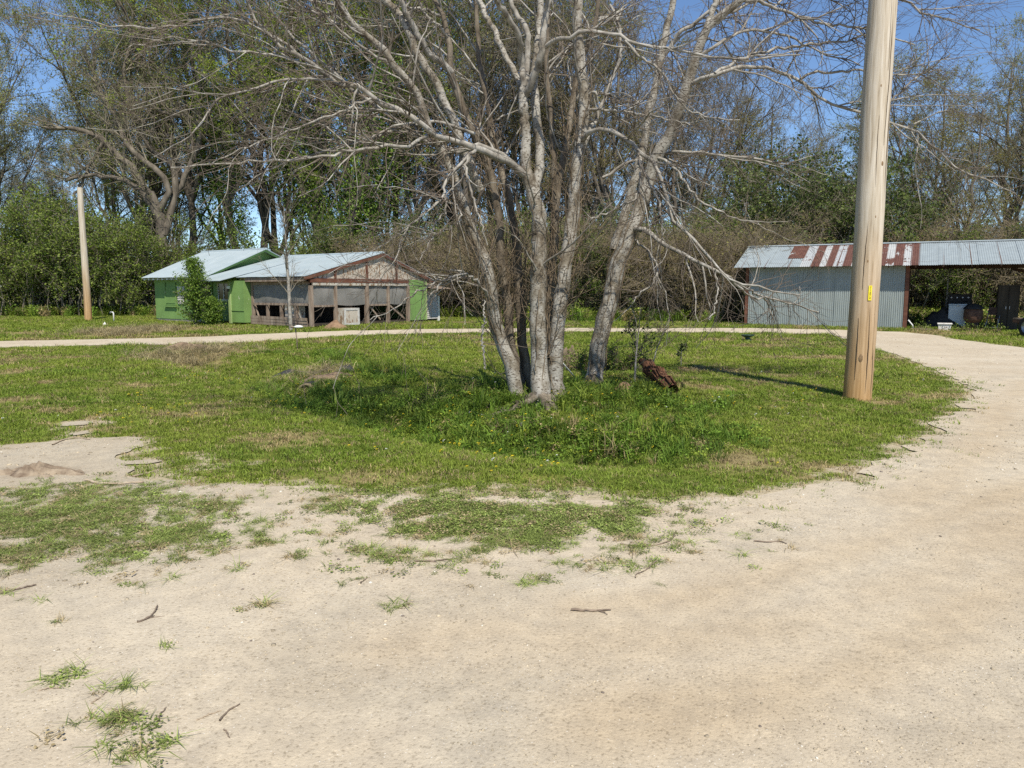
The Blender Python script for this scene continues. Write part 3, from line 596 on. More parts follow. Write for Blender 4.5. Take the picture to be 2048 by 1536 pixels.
LIMBS = [
    [(1058, 355, 12), (1029, 331, 11, -.1), (991, 312, 10, -.3), (951, 298, 9.5, -.5), (917, 286, 9, -.6), (871, 270, 8.5, -.8), (842, 247, 8, -.9), (793, 221, 8, -1), (744, 195, 7.5, -1.1), (721, 171, 7, -1.2), (682, 169, 6.5, -1.3), (646, 140, 6, -1.4),
     (598, 114, 5.5, -1.5), (552, 85, 4.5, -1.6), (520, 52, 4, -1.7), (500, 16, 3.5, -1.8), (480, -30, 3, -1.8)],
    [(1045, 345, 8, .2), (997, 308, 7, .1), (950, 290, 6.5), (910, 305, 6, -.1), (860, 285, 6, -.3), (825, 267, 6, -.4), (806, 247, 6, -.4), (760, 222, 6, -.5), (705, 177, 5.5, -.7), (670, 145, 5, -.8), (640, 120, 4.5, -.9), (600, 85, 4, -1), (555, 40, 3.5, -1), (530, 0, 3, -1.1)],
    [(855, 272, 5.5, -.8), (830, 283, 5, -1), (812, 290, 4.8, -1.1), (734, 298, 4.5, -1.4), (692, 301, 4.2, -1.5), (656, 311, 4, -1.6), (572, 321, 3.6, -1.8), (500, 324, 3.2, -2), (437, 328, 2.6, -2.1), (342, 335, 1.8, -2.2)],
    [(950, 268, 5, .1), (887, 247, 4.5), (825, 251, 4.2, -.2), (780, 264, 4, -.4), (741, 278, 3.8, -.5), (695, 288, 3.5, -.6), (643, 306, 3.2, -.8), (598, 316, 3, -.9), (568, 324, 2.6, -1), (520, 350, 2, -1.1), (470, 385, 1.5, -1.2)],
    [(952, 298, 5, -.5), (933, 316, 4.6, -.7), (891, 361, 4.2, -.9), (887, 391, 3.8, -1), (858, 420, 3.4, -1.1), (825, 446, 3, -1.2), (806, 475, 2.6, -1.2), (790, 520, 2, -1.3), (760, 560, 1.5, -1.3)],
    [(935, 312, 4, -.7), (933, 352, 3.6, -.9), (949, 407, 3, -1), (962, 449, 2.5, -1.1), (975, 490, 1.8, -1.1)],
    [(889, 391, 3.2, -1), (892, 420, 3, -1), (870, 450, 2.6, -1.1), (862, 480, 2.2, -1.2), (840, 520, 1.8, -1.3)],
    [(888, 400, 3, -1), (915, 412, 2.6, -1), (921, 440, 2.2, -1.1), (880, 465, 2, -1.2), (840, 480, 1.6, -1.2)],
    [(1091, 94, 7, -.3), (1119, 75, 6.5, -.5), (1172, 67, 6, -.7), (1204, 64, 5.5, -.8), (1250, 81, 5, -1), (1297, 91, 4.5, -1.1), (1391, 109, 3.8, -1.3), (1500, 118, 3, -1.5), (1600, 110, 2, -1.6)],
    [(1250, 81, 4, -1), (1290, 120, 3.6, -1.1), (1330, 150, 3, -1.2), (1355, 200, 2.4, -1.3), (1400, 230, 2, -1.4), (1480, 240, 1.6, -1.5)],
    [(1166, 280, 7.5), (1172, 266, 7, -.1), (1195, 258, 6.8, -.2), (1229, 262, 6.5, -.3), (1276, 300, 6, -.5), (1313, 337, 5.6, -.6), (1332, 400, 5, -.7), (1341, 437, 4.6, -.8), (1360, 454, 4.5, -.8), (1401, 495, 4, -.9), (1438, 536, 3.6, -1), (1463, 561, 3.4, -1),
     (1508, 570, 3, -1.1), (1550, 585, 2.4, -1.2), (1600, 590, 1.6, -1.3)],
    [(1276, 302, 4, -.5), (1290, 345, 3.5, -.6), (1312, 390, 3, -.7), (1322, 430, 2.5, -.8), (1325, 470, 2, -.8)],
    [(1278, 310, 4, -.4), (1281, 350, 3.5, -.5), (1270, 395, 3, -.6), (1225, 420, 2.6, -.7), (1180, 440, 2, -.8)],
    [(1168, 290, 6, .1), (1188, 247, 5.8, .2), (1207, 203, 5.6, .3), (1229, 150, 5.2, .4), (1238, 119, 4.8, .4), (1240, 60, 4, .5), (1220, 10, 3.4, .6)],
    [(1168, 187, 4, .1), (1195, 185, 3.8), (1212, 186, 3.5), (1245, 200, 2.8, -.2)],
    [(1166, 222, 4.5, .1), (1200, 218, 4), (1240, 224, 3.4, -.1), (1300, 232, 2.6, -.2), (1380, 250, 1.8, -.3)],
    [(598, 114, 4, -1.5), (560, 80, 3.6, -1.5), (513, 55, 3.4, -1.6), (478, 38, 3.2, -1.7), (410, 36, 3, -1.8), (342, 55, 2.8, -1.9), (239, 51, 2.4, -2), (185, 44, 2, -2.1), (137, 31, 1.7, -2.1), (68, 29, 1.2, -2.2)],
    [(646, 140, 4, -1.4), (581, 118, 3.4, -1.5), (520, 105, 3, -1.6), (478, 103, 2.8, -1.7), (424, 89, 2.4, -1.8), (342, 75, 2, -1.9), (250, 100, 1.4, -2)],
    [(690, 172, 4.2, -1.3), (640, 158, 3.8, -1.5), (564, 161, 3.4, -1.7), (506, 178, 3.2, -1.9), (444, 195, 3, -2), (410, 232, 2.6, -2.1), (386, 267, 2.2, -2.2), (308, 314, 1.6, -2.3)],
    [(744, 195, 4, -1.1), (700, 215, 3.4, -1.4), (640, 240, 3, -1.6), (560, 270, 2.6, -1.8), (480, 300, 2, -2), (420, 330, 1.6, -2.1)],
    [(793, 137, 4.5, -.6), (740, 105, 4, -.8), (680, 60, 3.6, -1), (640, 20, 3.2, -1.2), (610, -30, 2.8, -1.3)],
    [(725, 65, 4, -.8), (660, 40, 3.6, -1), (600, 10, 3, -1.2), (560, -30, 2.6, -1.4)],
    [(884, 33, 4.5, .5), (850, 20, 4, .3), (815, 12, 3.5, .1), (780, -20, 3, 0)],
    [(897, 81, 4, .5), (880, 55, 3.6, .4), (850, 30, 3, .3), (838, 0, 2.6, .2)],
    [(985, 600, 4, .1), (950, 560, 3.4, -.3), (930, 548, 3.2, -.5), (890, 560, 2.8, -.7), (860, 590, 2.2, -.9)],
    [(900, 540, 3, -.6), (930, 545, 2.8, -.5), (850, 575, 2.4, -.9), (800, 610, 1.9, -1.1), (740, 640, 1.4, -1.3)],
    [(965, 660, 2.8, -1.1), (966, 690, 3, -1.1), (971, 738, 2.6, -1.1)],
    [(966, 600, 1.8, -1.), (969, 630, 2.2, -1.1), (965, 662, 2.8, -1.1)],
]
def tree_mesh(parent, name, curves, n, mat):
    v, f = merge([tubes(p[None], r[None], n) for p, r in curves]); return link_mesh(name, v, f, mat, parent, True)
def knobbly(p, r, rg, amt=.05, jit=.01):
    k = np.exp(rg.normal(0, amt, len(r))); q = p.copy(); q[1:-1] += rg.normal(0, jit, (len(p) - 2, 3)); return q, r * k
tr_rng = np.random.default_rng(21)
tree = empty('multi_stem_tree', G(1080, 805)); tree.location.z -= .02
tag(tree, 'big bare tree with a clump of pale leaning stems on the lawn island', 'tree')
def rel(o, root):
    o.matrix_parent_inverse = Matrix.Translation(-root.location); return o
stemc = []
for nm, bark, tr_ in STEMS:
    p, r = path(tr_, D0, 30); p, r = knobbly(p, r, tr_rng, .02, .008)
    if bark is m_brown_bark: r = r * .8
    if tr_[0][1] > 780: p = np.vstack([p[:1] - [[0, 0, .25]], p]); r = np.r_[r[0] * 1.25, r]
    else: p = np.vstack([p, p[-1:] + (p[-1:] - p[-2:-1]) * .01]); r = np.r_[r, r[-1]]
    v, f = tubes(p[None], r[None], 12)
    rel(link_mesh('trunk' if tr_[0][1] > 780 else 'limb', v, f, bark, tree, True), tree); stemc.append((p, r))
limbc = []
for tr_ in LIMBS:
    p, r = path(tr_, D0, 24); p, r = knobbly(p, r, tr_rng, .04, .012); r = r * .92
    r = r * .84; v, f = tubes(p[None], r[None], 8); rel(link_mesh('limb', v, f, m_limb_bark, tree, True), tree); limbc.append((p, r))
def stack(cs, S=16):
    q = [resample(p, r, S) for p, r in cs]; return np.stack([a for a, _ in q]), np.stack([b for _, b in q])
def twig_parts(root, stems, limbs, n1, n2, n3, rg, mat1, mat2, out=None, l1=1.5):
    PL, RL = stack(limbs); PS, RS = stack([(p[len(p) // 2:], r[len(r) // 2:]) for p, r in stems])
    PP, RR = np.concatenate([PL, PS]), np.concatenate([RL, RS])
    b1, r1 = spawn(PP, RR, n1, l1, 9, (.4, 1.1), .12, 1, .0, .13, .55, .016, .3, .35, rg, out)
    b2, r2 = spawn(np.concatenate([b1, ]), r1, n2, .75, 6, (.4, 1.0), .15, 1, -.01, .14, .6, .008, .35, .4, rg)
    bl, rl = spawn(PL, RL, n2 // 3, .8, 6, (.5, 1.2), .2, 1, -.01, .16, .5, .008, .35, .3, rg)
    b2, r2 = np.concatenate([b2, bl]), np.concatenate([r2, rl])
    b3, r3 = spawn(b2, r2, n3, .36, 4, (.4, 1.0), .2, 1, 0, .15, .7, .0042, .5, .3, rg)
    def clear(b, r):
        bad = ((b[:, :, 0] > 2.9) & (b[:, :, 1] < 11.3)).any(1) & (rg.uniform(0, 1, len(b)) < .93); return b[~bad], r[~bad]
    b1, r1 = clear(b1, r1); b2, r2 = clear(b2, r2); b3, r3 = clear(b3, r3)
    v, f = tubes(b1, np.maximum(r1, .0032), 5); rel(link_mesh('branches', v, f, mat1, root, True), root)['kind'] = 'stuff'
    v, f = merge([tubes(b2, np.maximum(r2, .0024), 3), tubes(b3, np.maximum(r3, .0020), 3)]); rel(link_mesh('crown', v, f, mat2, root, True), root)['kind'] = 'stuff'
    return b1, b2, b3
twig_parts(tree, stemc, limbc, 230, 1400, 3000, tr_rng, m_limb_bark, m_twig)
# dead suckers and vine stems tangled in the clump
low = [(p[3:20], r[3:20]) for p, r in stemc if p[0, 2] < .6]
PL, RL = stack(low); s1, sr1 = spawn(PL, RL, 240, 1.1, 8, (.15, .8), .1, 1, .08, .16, .2, .008, .4, .2, tr_rng)
s2, sr2 = spawn(s1, sr1, 900, .42, 5, (.4, 1.1), .1, 1, -.02, .2, .6, .004, .5, .3, tr_rng)
v, f = merge([tubes(s1, np.maximum(sr1, .003), 4), tubes(s2, np.maximum(sr2, .0022), 3)])
rel(link_mesh('suckers', v, f, m_vine, tree, True), tree)['kind'] = 'stuff'
def vine_curves(stems, n, rg, off=.05):
    out = []
    for k in range(n):
        p, r = stems[rg.integers(len(stems))]; a = rg.integers(1, 8); b = rg.integers(14, len(p)); q = p[a:b]; ph = rg.uniform(0, 6.28); w = rg.uniform(-2, 2)
        t = np.linspace(0, 1, len(q)); rad = r[a:b] + off * rg.uniform(.1, 1.)
        q = q + np.stack([np.cos(ph + w * t) * rad, np.sin(ph + w * t) * rad, 0 * t], 1) + rg.normal(0, .012, (len(q), 3))
        out.append((q, np.full(len(q), rg.uniform(.003, .007))))
    return out
v, f = merge([tubes(p[None], r[None], 5) for p, r in vine_curves(low, 30, tr_rng)])
rel(link_mesh('vine', v, f, m_vine, tree, True), tree)['kind'] = 'stuff'

# ------------------------------------------------------------------ the leaning tree beside it
D1 = float(G(1188, 760)[1])
STEMS2 = [
    [(1183, 775, 26), (1188, 757, 20), (1197, 686, 19), (1213, 623, 18.5), (1229, 560, 18), (1241, 514, 17.5), (1263, 461, 17), (1279, 422, 16), (1297, 359, 14.5), (1313, 312, 14, -.1), (1341, 266, 13, -.2), (1357, 225, 12, -.3), (1372, 178, 11.5, -.4), (1391, 119, 10.5, -.5),
     (1410, 62, 9.5, -.6), (1426, 42, 9, -.6), (1454, 25, 8, -.7), (1485, 0, 7.5, -.8), (1530, -40, 6.5, -1)],
    [(1412, 58, 7, -.6), (1424, 20, 6.5, -.6), (1432, 0, 6, -.6), (1445, -60, 5, -.6)],
    [(1228, 500, 11, .25), (1250, 430, 10.5, .3), (1276, 344, 10, .3), (1288, 281, 9.5, .3), (1297, 219, 9, .3), (1313, 172, 8.5, .3), (1322, 119, 8.5, .3), (1329, 78, 8, .3), (1341, 31, 7.5, .3), (1347, 0, 7, .3), (1360, -70, 6, .3)],
]
LIMBS2 = [
    [(1376, 172, 7, -.4), (1400, 160, 6.5, -.6), (1430, 147, 6, -.8), (1475, 133, 5.5, -1), (1507, 133, 5, -1.1), (1556, 142, 4.8, -1.2), (1595, 156, 4.5, -1.3), (1628, 186, 4.2, -1.3), (1654, 202, 4, -1.4), (1722, 225, 3.6, -1.4), (1790, 247, 3.3, -1.4), (1856, 280, 3, -1.4), (1921, 342, 2.6, -1.4),
     (1986, 364, 2.2, -1.4), (2031, 387, 1.8, -1.4)],
    [(1602, 158, 4, -1.3), (1628, 145, 3.6, -1.2), (1680, 142, 3.2, -1.1), (1725, 143, 2.8, -1), (1800, 150, 2.2, -1), (1880, 140, 1.6, -1)],
    [(1430, 147, 4.5, -.8), (1480, 120, 4, -1), (1540, 100, 3.6, -1.1), (1620, 92, 3.2, -1.2), (1700, 80, 2.6, -1.3), (1760, 60, 2, -1.4)],
    [(1270, 458, 8, -.1), (1304, 470, 7, -.4), (1329, 489, 6.2, -.6), (1372, 514, 5.5, -.9), (1404, 529, 5, -1.1), (1438, 545, 4.4, -1.3), (1469, 564, 4, -1.5), (1500, 592, 3.2, -1.7), (1560, 600, 2.4, -1.9), (1640, 625, 1.6, -2)],
    [(1438, 545, 3.6, -1.3), (1480, 570, 3.2, -1.4), (1530, 600, 2.6, -1.5), (1545, 640, 1.8, -1.5)],
    [(1430, 540, 3, -1.3), (1434, 590, 2.6, -1.4), (1420, 640, 2, -1.5)],
    [(1205, 355, 4, .3), (1250, 328, 4.5, .3), (1322, 312, 5, .2), (1347, 305, 4.5), (1397, 306, 4, -.2), (1500, 316, 3, -.5), (1580, 330, 2, -.7)],
    [(1329, 109, 6, .3), (1360, 69, 5.5, .2), (1404, 34, 5, .1), (1444, 0, 4.5), (1480, -40, 4, 0)],
    [(1485, 0, 5, -.8), (1520, 2, 4.6, -.9), (1563, 20, 4.2, -1), (1608, 36, 3.8, -1.1), (1660, 49, 3.4, -1.2), (1735, 59, 2.8, -1.3), (1830, 90, 2, -1.4)],
    [(1454, 25, 4.5, -.7), (1540, -5, 4, -.9), (1700, -10, 3.4, -1.1), (1800, 0, 3, -1.2), (1860, 30, 2.4, -1.3), (1960, 60, 1.6, -1.4)],
    [(1391, 119, 5, -.5), (1440, 85, 4.5, -.7), (1500, 60, 4, -.9), (1570, 70, 3.2, -1), (1640, 105, 2.4, -1.2), (1720, 130, 1.6, -1.3)],
    [(1313, 312, 4.5, -.1), (1350, 340, 4, -.4), (1400, 400, 3.2, -.7), (1450, 430, 2.4, -1), (1520, 450, 1.6, -1.2)],
    [(1725, 226, 3, -1.4), (1780, 200, 2.6, -1.3), (1840, 150, 2.2, -1.2), (1900, 110, 1.6, -1.2)],
    [(1260, 470, 3.5, .1), (1310, 520, 3, -.3), (1312, 555, 2.6, -.4), (1280, 590, 2.2, -.5), (1255, 620, 1.6, -.5)],
]
tree2 = empty('leaning_tree', G(1188, 760)); tag(tree2, 'leaning pale tree with one thick trunk beside the multi-stemmed clump', 'tree')
s2c, l2c = [], []
for k, tr_ in enumerate(STEMS2):
    p, r = path(tr_, D1, 30); p, r = knobbly(p, r, tr_rng, .022, .01)
    if k == 0: p = np.vstack([p[:1] - [[.03, 0, .3]], p]); r = np.r_[r[0] * 1.2, r]
    v, f = tubes(p[None], r[None], 12); rel(link_mesh('trunk' if k == 0 else 'limb', v, f, m_pale_bark, tree2, True), tree2); s2c.append((p, r))
for tr_ in LIMBS2:
    tr_ = [(q[0], q[1], q[2], (q[3] if len(q) > 3 else 0) * (1 - sstep(1400, 1560, q[0]) * .8) + .35 * float(sstep(1400, 1600, q[0]))) for q in tr_]
    p, r = path(tr_, D1, 24); p, r = knobbly(p, r, tr_rng, .04, .014); v, f = tubes(p[None], r[None] * .8, 8); rel(link_mesh('limb', v, f, m_limb_bark, tree2, True), tree2); l2c.append((p, r))
twig_parts(tree2, s2c, l2c, 115, 850, 2000, tr_rng, m_limb_bark, m_twig)
v, f = merge([tubes(p[None], r[None], 5) for p, r in vine_curves([(p[:24], r[:24]) for p, r in s2c[:1]], 16, tr_rng, .03)])
rel(link_mesh('vine', v, f, m_vine, tree2, True), tree2)['kind'] = 'stuff'

# ------------------------------------------------------------------ the two bare utility poles
def pole_material(name, reach):
    m, nt, b = new_mat(name)
    v = mapped(nt, (1, 1, .05)); n = nnoise(nt, v, 22, 6, .65); v2 = mapped(nt, (1, 1, .3)); n2 = nnoise(nt, v2, 2.2, 4)
    r = ramp(nt, [(.26, (.20, .15, .10)), (.40, (.42, .355, .265)), (.58, (.55, .49, .40)), (.8, (.64, .59, .51))]); nt.links.new(n.outputs[0], r.inputs[0])
    tc = nt.nodes.new('ShaderNodeTexCoord'); sp = nt.nodes.new('ShaderNodeSeparateXYZ'); nt.links.new(tc.outputs['Object'], sp.inputs[0])
    ad = nt.nodes.new('ShaderNodeMath'); ad.operation = 'MULTIPLY_ADD'; nt.links.new(n2.outputs[0], ad.inputs[0]); ad.inputs[1].default_value = reach * .6; nt.links.new(sp.outputs[2], ad.inputs[2])
    mr = nt.nodes.new('ShaderNodeMapRange'); mr.inputs[1].default_value = reach * .25; mr.inputs[2].default_value = reach * 1.2; mr.inputs[3].default_value = 1; mr.inputs[4].default_value = 0; nt.links.new(ad.outputs[0], mr.inputs[0])
    c = mixc(nt, mr.outputs[0], r.outputs[0], mixc(nt, 1., r.outputs[0], (.82, .54, .25), 'MULTIPLY'))
    rk = ramp(nt, [(.70, (1, 1, 1)), (.76, (.35, .26, .18))]); nt.links.new(n2.outputs[0], rk.inputs[0]); c = mixc(nt, .55, c, mixc(nt, 1., c, rk.outputs[0], 'MULTIPLY'))
    nt.links.new(c, b.inputs['Base Color']); b.inputs['Roughness'].default_value = .8; bump(nt, b, n.outputs[0], .5, .012); return m
def pole(px, py, height, r0, r1, lean, name, label, reach, seed):
    base = G(px, py); o = empty(name, base); tag(o, label, 'pole', 'bare wooden poles')
    rg = np.random.default_rng(seed); t = np.linspace(0, 1, 26); z = -.3 + (height + .3) * t
    p = np.stack([lean * z + .01 * np.sin(z), .004 * np.sin(2 * z), z], 1); r = (r0 + (r1 - r0) * t) * (1 + rg.normal(0, .006, 26))
    n = 28; v, f = tubes(p[None], r[None], n); fs = [tuple(map(int, q)) for q in f] + [tuple(range(25 * n, 26 * n))]
    sh = link_mesh('shaft', v, fs, pole_material(name + '_wood', reach), o, True); sh.data.polygons[len(fs) - 1].use_smooth = False; sh.data.set_sharp_from_angle(angle=R_(50))
    return o, base
pole_o, pb = pole(1714, 798, 7.4, .198, .185, .012, 'utility_pole', 'thick weathered wooden pole with a small yellow tag, beside the gravel drive', 2.8, 2)
pole_o2, pb2 = pole(177, 641, 6.35, .175, .13, .002, 'utility_pole', 'slim wooden pole with a sawn-off top in front of the green thicket', 3.5, 3)
# checks and knots of the near pole
m_crack = M('pole_crack', [(.3, (.05, .035, .022)), (.7, (.12, .08, .05))], 8, bmp=0)
def on_pole(ang, z, off=0):
    r = (.198 + (.185 - .198) * (z + .3) / 7.7) + off; return np.array([.012 * z + r * math.sin(ang), -r * math.cos(ang), z])
cg = np.random.default_rng(8)
for a, z0, z1, w in ((.1, .1, 1.35, .006), (-.5, 1.6, 2.6, .004), (.55, .6, 1.9, .004), (.75, 2.2, 4.2, .004), (-.15, 2.9, 4.0, .003), (.35, 3.6, 5.4, .003), (-.7, .3, 1.2, .004), (.2, 4.6, 5.8, .003), (.62, .05, .8, .006)):
    zz = np.linspace(z0, z1, 14); pts = [on_pole(a + .05 * math.sin(3 * z + a) + cg.normal(0, .008), z, -w * .6) for z in zz]
    MB().tube(pts, [1.5 * w * (.2 + .8 * math.sin(math.pi * (k + .5) / 14)) for k in range(14)], 5).build('crack', m_crack, pole_o)
m_knot = M('knot_wood', [(.3, (.12, .075, .04)), (.7, (.30, .20, .11))], 30, bmp=.4)
for a, z, s in ((.02, 2.62, .05), (-.35, .62, .045), (-.3, 2.0, .03), (.45, 1.25, .02), (.3, 3.35, .03), (-.2, 4.4, .022)):
    c = on_pole(a, z, -.004); nrm = np.array([math.sin(a), -math.cos(a), 0]); tang = np.array([math.cos(a), math.sin(a), 0])
    mb = MB(); k = 12; vs = [c + nrm * .009] + [c + tang * math.cos(2 * math.pi * j / k) * s * .6 + np.array([0, 0, 1]) * math.sin(2 * math.pi * j / k) * s * 1.25 for j in range(k)]
    mb.add(vs, [(0, 1 + j, 1 + (j + 1) % k) for j in range(k)]).build('knot', m_knot, pole_o, True)
# the yellow tag: letters one above the other
m_tag = M('tag_yellow', [(.3, (.72, .58, .03)), (.7, (.80, .68, .05))], 8, rough=.4, bmp=0)
m_ink = M('tag_ink', [(.3, (.05, .045, .01)), (.7, (.10, .08, .02))], 8, rough=.5, bmp=0)
ztag = float(W(1722, 586, pb[1] - .2)[2]) - pb[2]; at_ = -.02
plate = MB()
ang = [at_ - .12 + .24 * k / 6 for k in range(7)]; zt0, zt1 = ztag - .105, ztag + .105
vs = [on_pole(a, z, o_) for o_ in (.004, .008) for z in (zt0, zt1) for a in ang]
fs = [(14 + k, 15 + k, 22 + k, 21 + k) for k in range(6)] + [(k, k + 7, k + 8, k + 1) for k in range(6)] + [(k, k + 1, k + 15, k + 14) for k in range(6)] + [(7 + k, 21 + k, 22 + k, 8 + k) for k in range(6)] + [(0, 14, 21, 7), (6, 13, 27, 20)]
tag_o = plate.add(vs, fs).build('number_tag', m_tag, pole_o)
for k, ch in enumerate('71474'):
    cu = bpy.data.curves.new('letter', 'FONT'); cu.body = ch; cu.size = .046; cu.align_x = 'CENTER'; cu.align_y = 'CENTER'; cu.extrude = .0005
    tmp = bpy.data.objects.new('letter', cu); C.objects.link(tmp); bpy.context.view_layer.update()
    me = bpy.data.meshes.new_from_object(tmp.evaluated_get(bpy.context.evaluated_depsgraph_get())); bpy.data.objects.remove(tmp)
    me.materials.clear(); me.materials.append(m_ink); lo = bpy.data.objects.new('letter', me); C.objects.link(lo); lo.parent = tag_o
    lo.location = tuple(on_pole(at_, ztag + .072 - .036 * k, .0095)); lo.rotation_euler = (math.pi / 2, 0, at_)

# ------------------------------------------------------------------ the green house
def peeling(name, base, under, amount=.62, stretch=(1, 1, .45), scale=5.5, dark=None):
    m, nt, b = new_mat(name); v = mapped(nt, stretch); n = nnoise(nt, v, scale, 6, .65); n2 = nnoise(nt, mapped(nt), 1.1, 4)
    d = dark or tuple(c * .72 for c in base)
    r2 = ramp(nt, [(.3, d), (.7, base)]); nt.links.new(n2.outputs[0], r2.inputs[0])
    r = ramp(nt, [(amount, (0, 0, 0)), (amount + .03, (1, 1, 1))]); nt.links.new(n.outputs[0], r.inputs[0])
    nt.links.new(mixc(nt, r.outputs[0], r2.outputs[0], under), b.inputs['Base Color']); b.inputs['Roughness'].default_value = .7; bump(nt, b, r.outputs[0], .25, .004); return m
m_green = peeling('green_paint', (.20, .335, .105), (.48, .52, .36), .66)
m_green_trim = peeling('pale_green_trim', (.36, .46, .20), (.30, .22, .15), .62)
m_white_peel = peeling('peeling_white', (.55, .51, .44), (.24, .16, .10), .52, (1, 1, .35), 9)
m_gable = peeling('peeling_gable', (.56, .50, .42), (.24, .15, .09), .53, (1, 1, .3), 12)
m_old_wood = M('old_wood', [(.3, (.13, .095, .07)), (.5, (.25, .19, .145)), (.75, (.37, .31, .25))], 9, 6, (1, 1, .15), .9, .6, .008)
m_red_wood = M('red_wood', [(.3, (.08, .035, .025)), (.6, (.16, .07, .045)), (.8, (.24, .12, .075))], 6, 5, (.3, .3, 1), .85, .5, .006)
m_roof_tin = M('roof_tin', [(.3, (.33, .40, .43)), (.6, (.39, .455, .485)), (.8, (.44, .50, .52))], 1.2, 5, (1, 1, 1), .5, .1, .003, metal=0, spec=.4)
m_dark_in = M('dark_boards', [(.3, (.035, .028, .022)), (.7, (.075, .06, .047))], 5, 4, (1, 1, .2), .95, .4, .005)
m_white = M('white_paint', [(.3, (.62, .62, .60)), (.7, (.74, .74, .72))], 6, 5, rough=.55, bmp=.1)
m_grey_white = M('weathered_white', [(.3, (.38, .37, .34)), (.7, (.62, .60, .57))], 8, 5, rough=.7, bmp=.2)
m_concrete = M('grey_block', [(.3, (.20, .19, .17)), (.7, (.33, .31, .28))], 10, 5, rough=.95, bmp=.4)
def glass_mat():
    m, nt, b = new_mat('window_glass'); b.inputs['Base Color'].default_value = (.012, .014, .018, 1); b.inputs['Roughness'].default_value = .08; b.inputs['Specular IOR Level'].default_value = .6; return m
m_glass = glass_mat()
def screen_mat():
    m, nt, b = new_mat('insect_screen'); v = mapped(nt); n = nnoise(nt, v, 2.2, 4); r = ramp(nt, [(.3, (.20, .195, .18)), (.7, (.30, .29, .27))]); nt.links.new(n.outputs[0], r.inputs[0])
    nt.links.new(r.outputs[0], b.inputs['Base Color']); b.inputs['Roughness'].default_value = .8
    t = nt.nodes.new('ShaderNodeBsdfTransparent'); ms = nt.nodes.new('ShaderNodeMixShader'); ms.inputs[0].default_value = .22
    nt.links.new(b.outputs[0], ms.inputs[1]); nt.links.new(t.outputs[0], ms.inputs[2]); nt.links.new(ms.outputs[0], nt.nodes['Material Output'].inputs[0]); return m
m_screen = screen_mat()
PHI = R_(36); A0 = G(313, 641)
house = empty('green_house', A0, -PHI); HS = .932; house.scale = (HS,) * 3; tag(house, 'weathered green wooden house with tin roof and a derelict screened porch', 'house')
hb = MB
# walls
HW = 2.13
hb().box(0, 4.7, 0, .12, .12, HW).build('front_wall', m_green, house)
hb().box(0, .12, .123, 6.3, .12, HW).build('side_wall', m_green, house)
mb = hb(); mb.prism([(4.58, -.35, 2.15), (4.58, 6.45, 2.15), (4.58, 3.05, 3.575)], .12, (1, 0, 0)); mb.build('gable_wall', m_green, house)
# lap siding on the entry wall
prof = []; z = .15
while z < 2.06: prof += [(-.026, z), (-.006, z + .125)]; z += .125
mb = hb(); vs = []; fs = []
for u in (4.703, 7.1):
    for (v_, zz) in prof: vs.append((u, v_, zz))
k = len(prof); fs = [(i, i + k, i + k + 1, i + 1) for i in range(k - 1)]
mb.add(vs, fs).build('lap_siding', m_green, house); hb().box(4.703, 7.1, 0, .1, .12, 2.1).build('entry_wall', m_green, house)
# bump-out with its corner board
hb().box(7.1, 8.1, -.42, -.32, .1, 1.98).build('bay_wall', m_green, house); hb().box(7.1, 7.2, -.318, -.03, .1, 1.98).build('bay_side', m_green, house); hb().box(8.02, 8.1, -.318, .1, .1, 1.98).build('bay_side', m_green, house)
hb().box(7.02, 7.17, -.48, -.33, .05, 1.96).build('corner_board', m_green_trim, house); hb().box(7.18, 8.1, -.445, -.422, .62, .65).build('batten', m_green, house)
lamp = hb().box(7.08, 7.2, -.60, -.483, 1.62, 1.74).build('porch_lamp', m_white, house); hb().tube([(7.16, -.56, 1.62), (7.2, -.60, 1.5)], [.03, .045], 8).build('shade', m_dark_in, lamp)
# openings of the front wall
w = hb().box(.98, 1.98, -.03, -.002, .82, 1.72).build('boarded_window', m_green, house)
for a in (.98, 1.92): hb().box(a, a + .07, -.055, -.032, .82, 1.95).build('frame', m_green, w)
hb().box(.95, 2.03, -.10, -.002, .72, .79).build('sill', m_green, w); hb().box(1.06, 1.91, -.05, -.032, .9, .98).build('frame', m_green, w)
w = hb().box(2.12, 2.72, -.02, -.002, .86, 1.74).build('louvre_window', m_grey_white, house)
for i in range(9):
    z = .9 + i * .09; hb().prism([(2.14, -.022, z), (2.14, -.06, z), (2.14, -.03, z + .085), (2.14, -.022, z + .085)], .56, (1, 0, 0)).build('slat', m_grey_white, w)
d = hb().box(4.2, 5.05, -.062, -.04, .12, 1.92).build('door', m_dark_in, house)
for a in (4.12, 5.05): hb().box(a, a + .08, -.07, -.035, .12, 2.0).build('frame', m_green, d)
hb().box(4.2, 5.05, -.07, -.04, 1.925, 2.0).build('frame', m_green, d)
w = hb().box(5.62, 6.52, -.05, -.028, 1.08, 1.86).build('window', m_glass, house)
for a, b_, z0, z1 in ((5.54, 5.62, 1.0, 1.94), (6.52, 6.60, 1.0, 1.94), (5.62, 6.52, 1.0, 1.08), (5.62, 6.52, 1.86, 1.94)): hb().box(a, b_, -.085, -.03, z0, z1).build('frame', m_green_trim, w)
for a, b_, z0, z1 in ((5.62, 5.67, 1.08, 1.86), (6.04, 6.10, 1.08, 1.86), (6.47, 6.52, 1.08, 1.86), (5.67, 6.04, 1.08, 1.12), (6.10, 6.47, 1.08, 1.12)): hb().box(a, b_, -.075, -.052, z0, z1).build('sash', m_white, w)
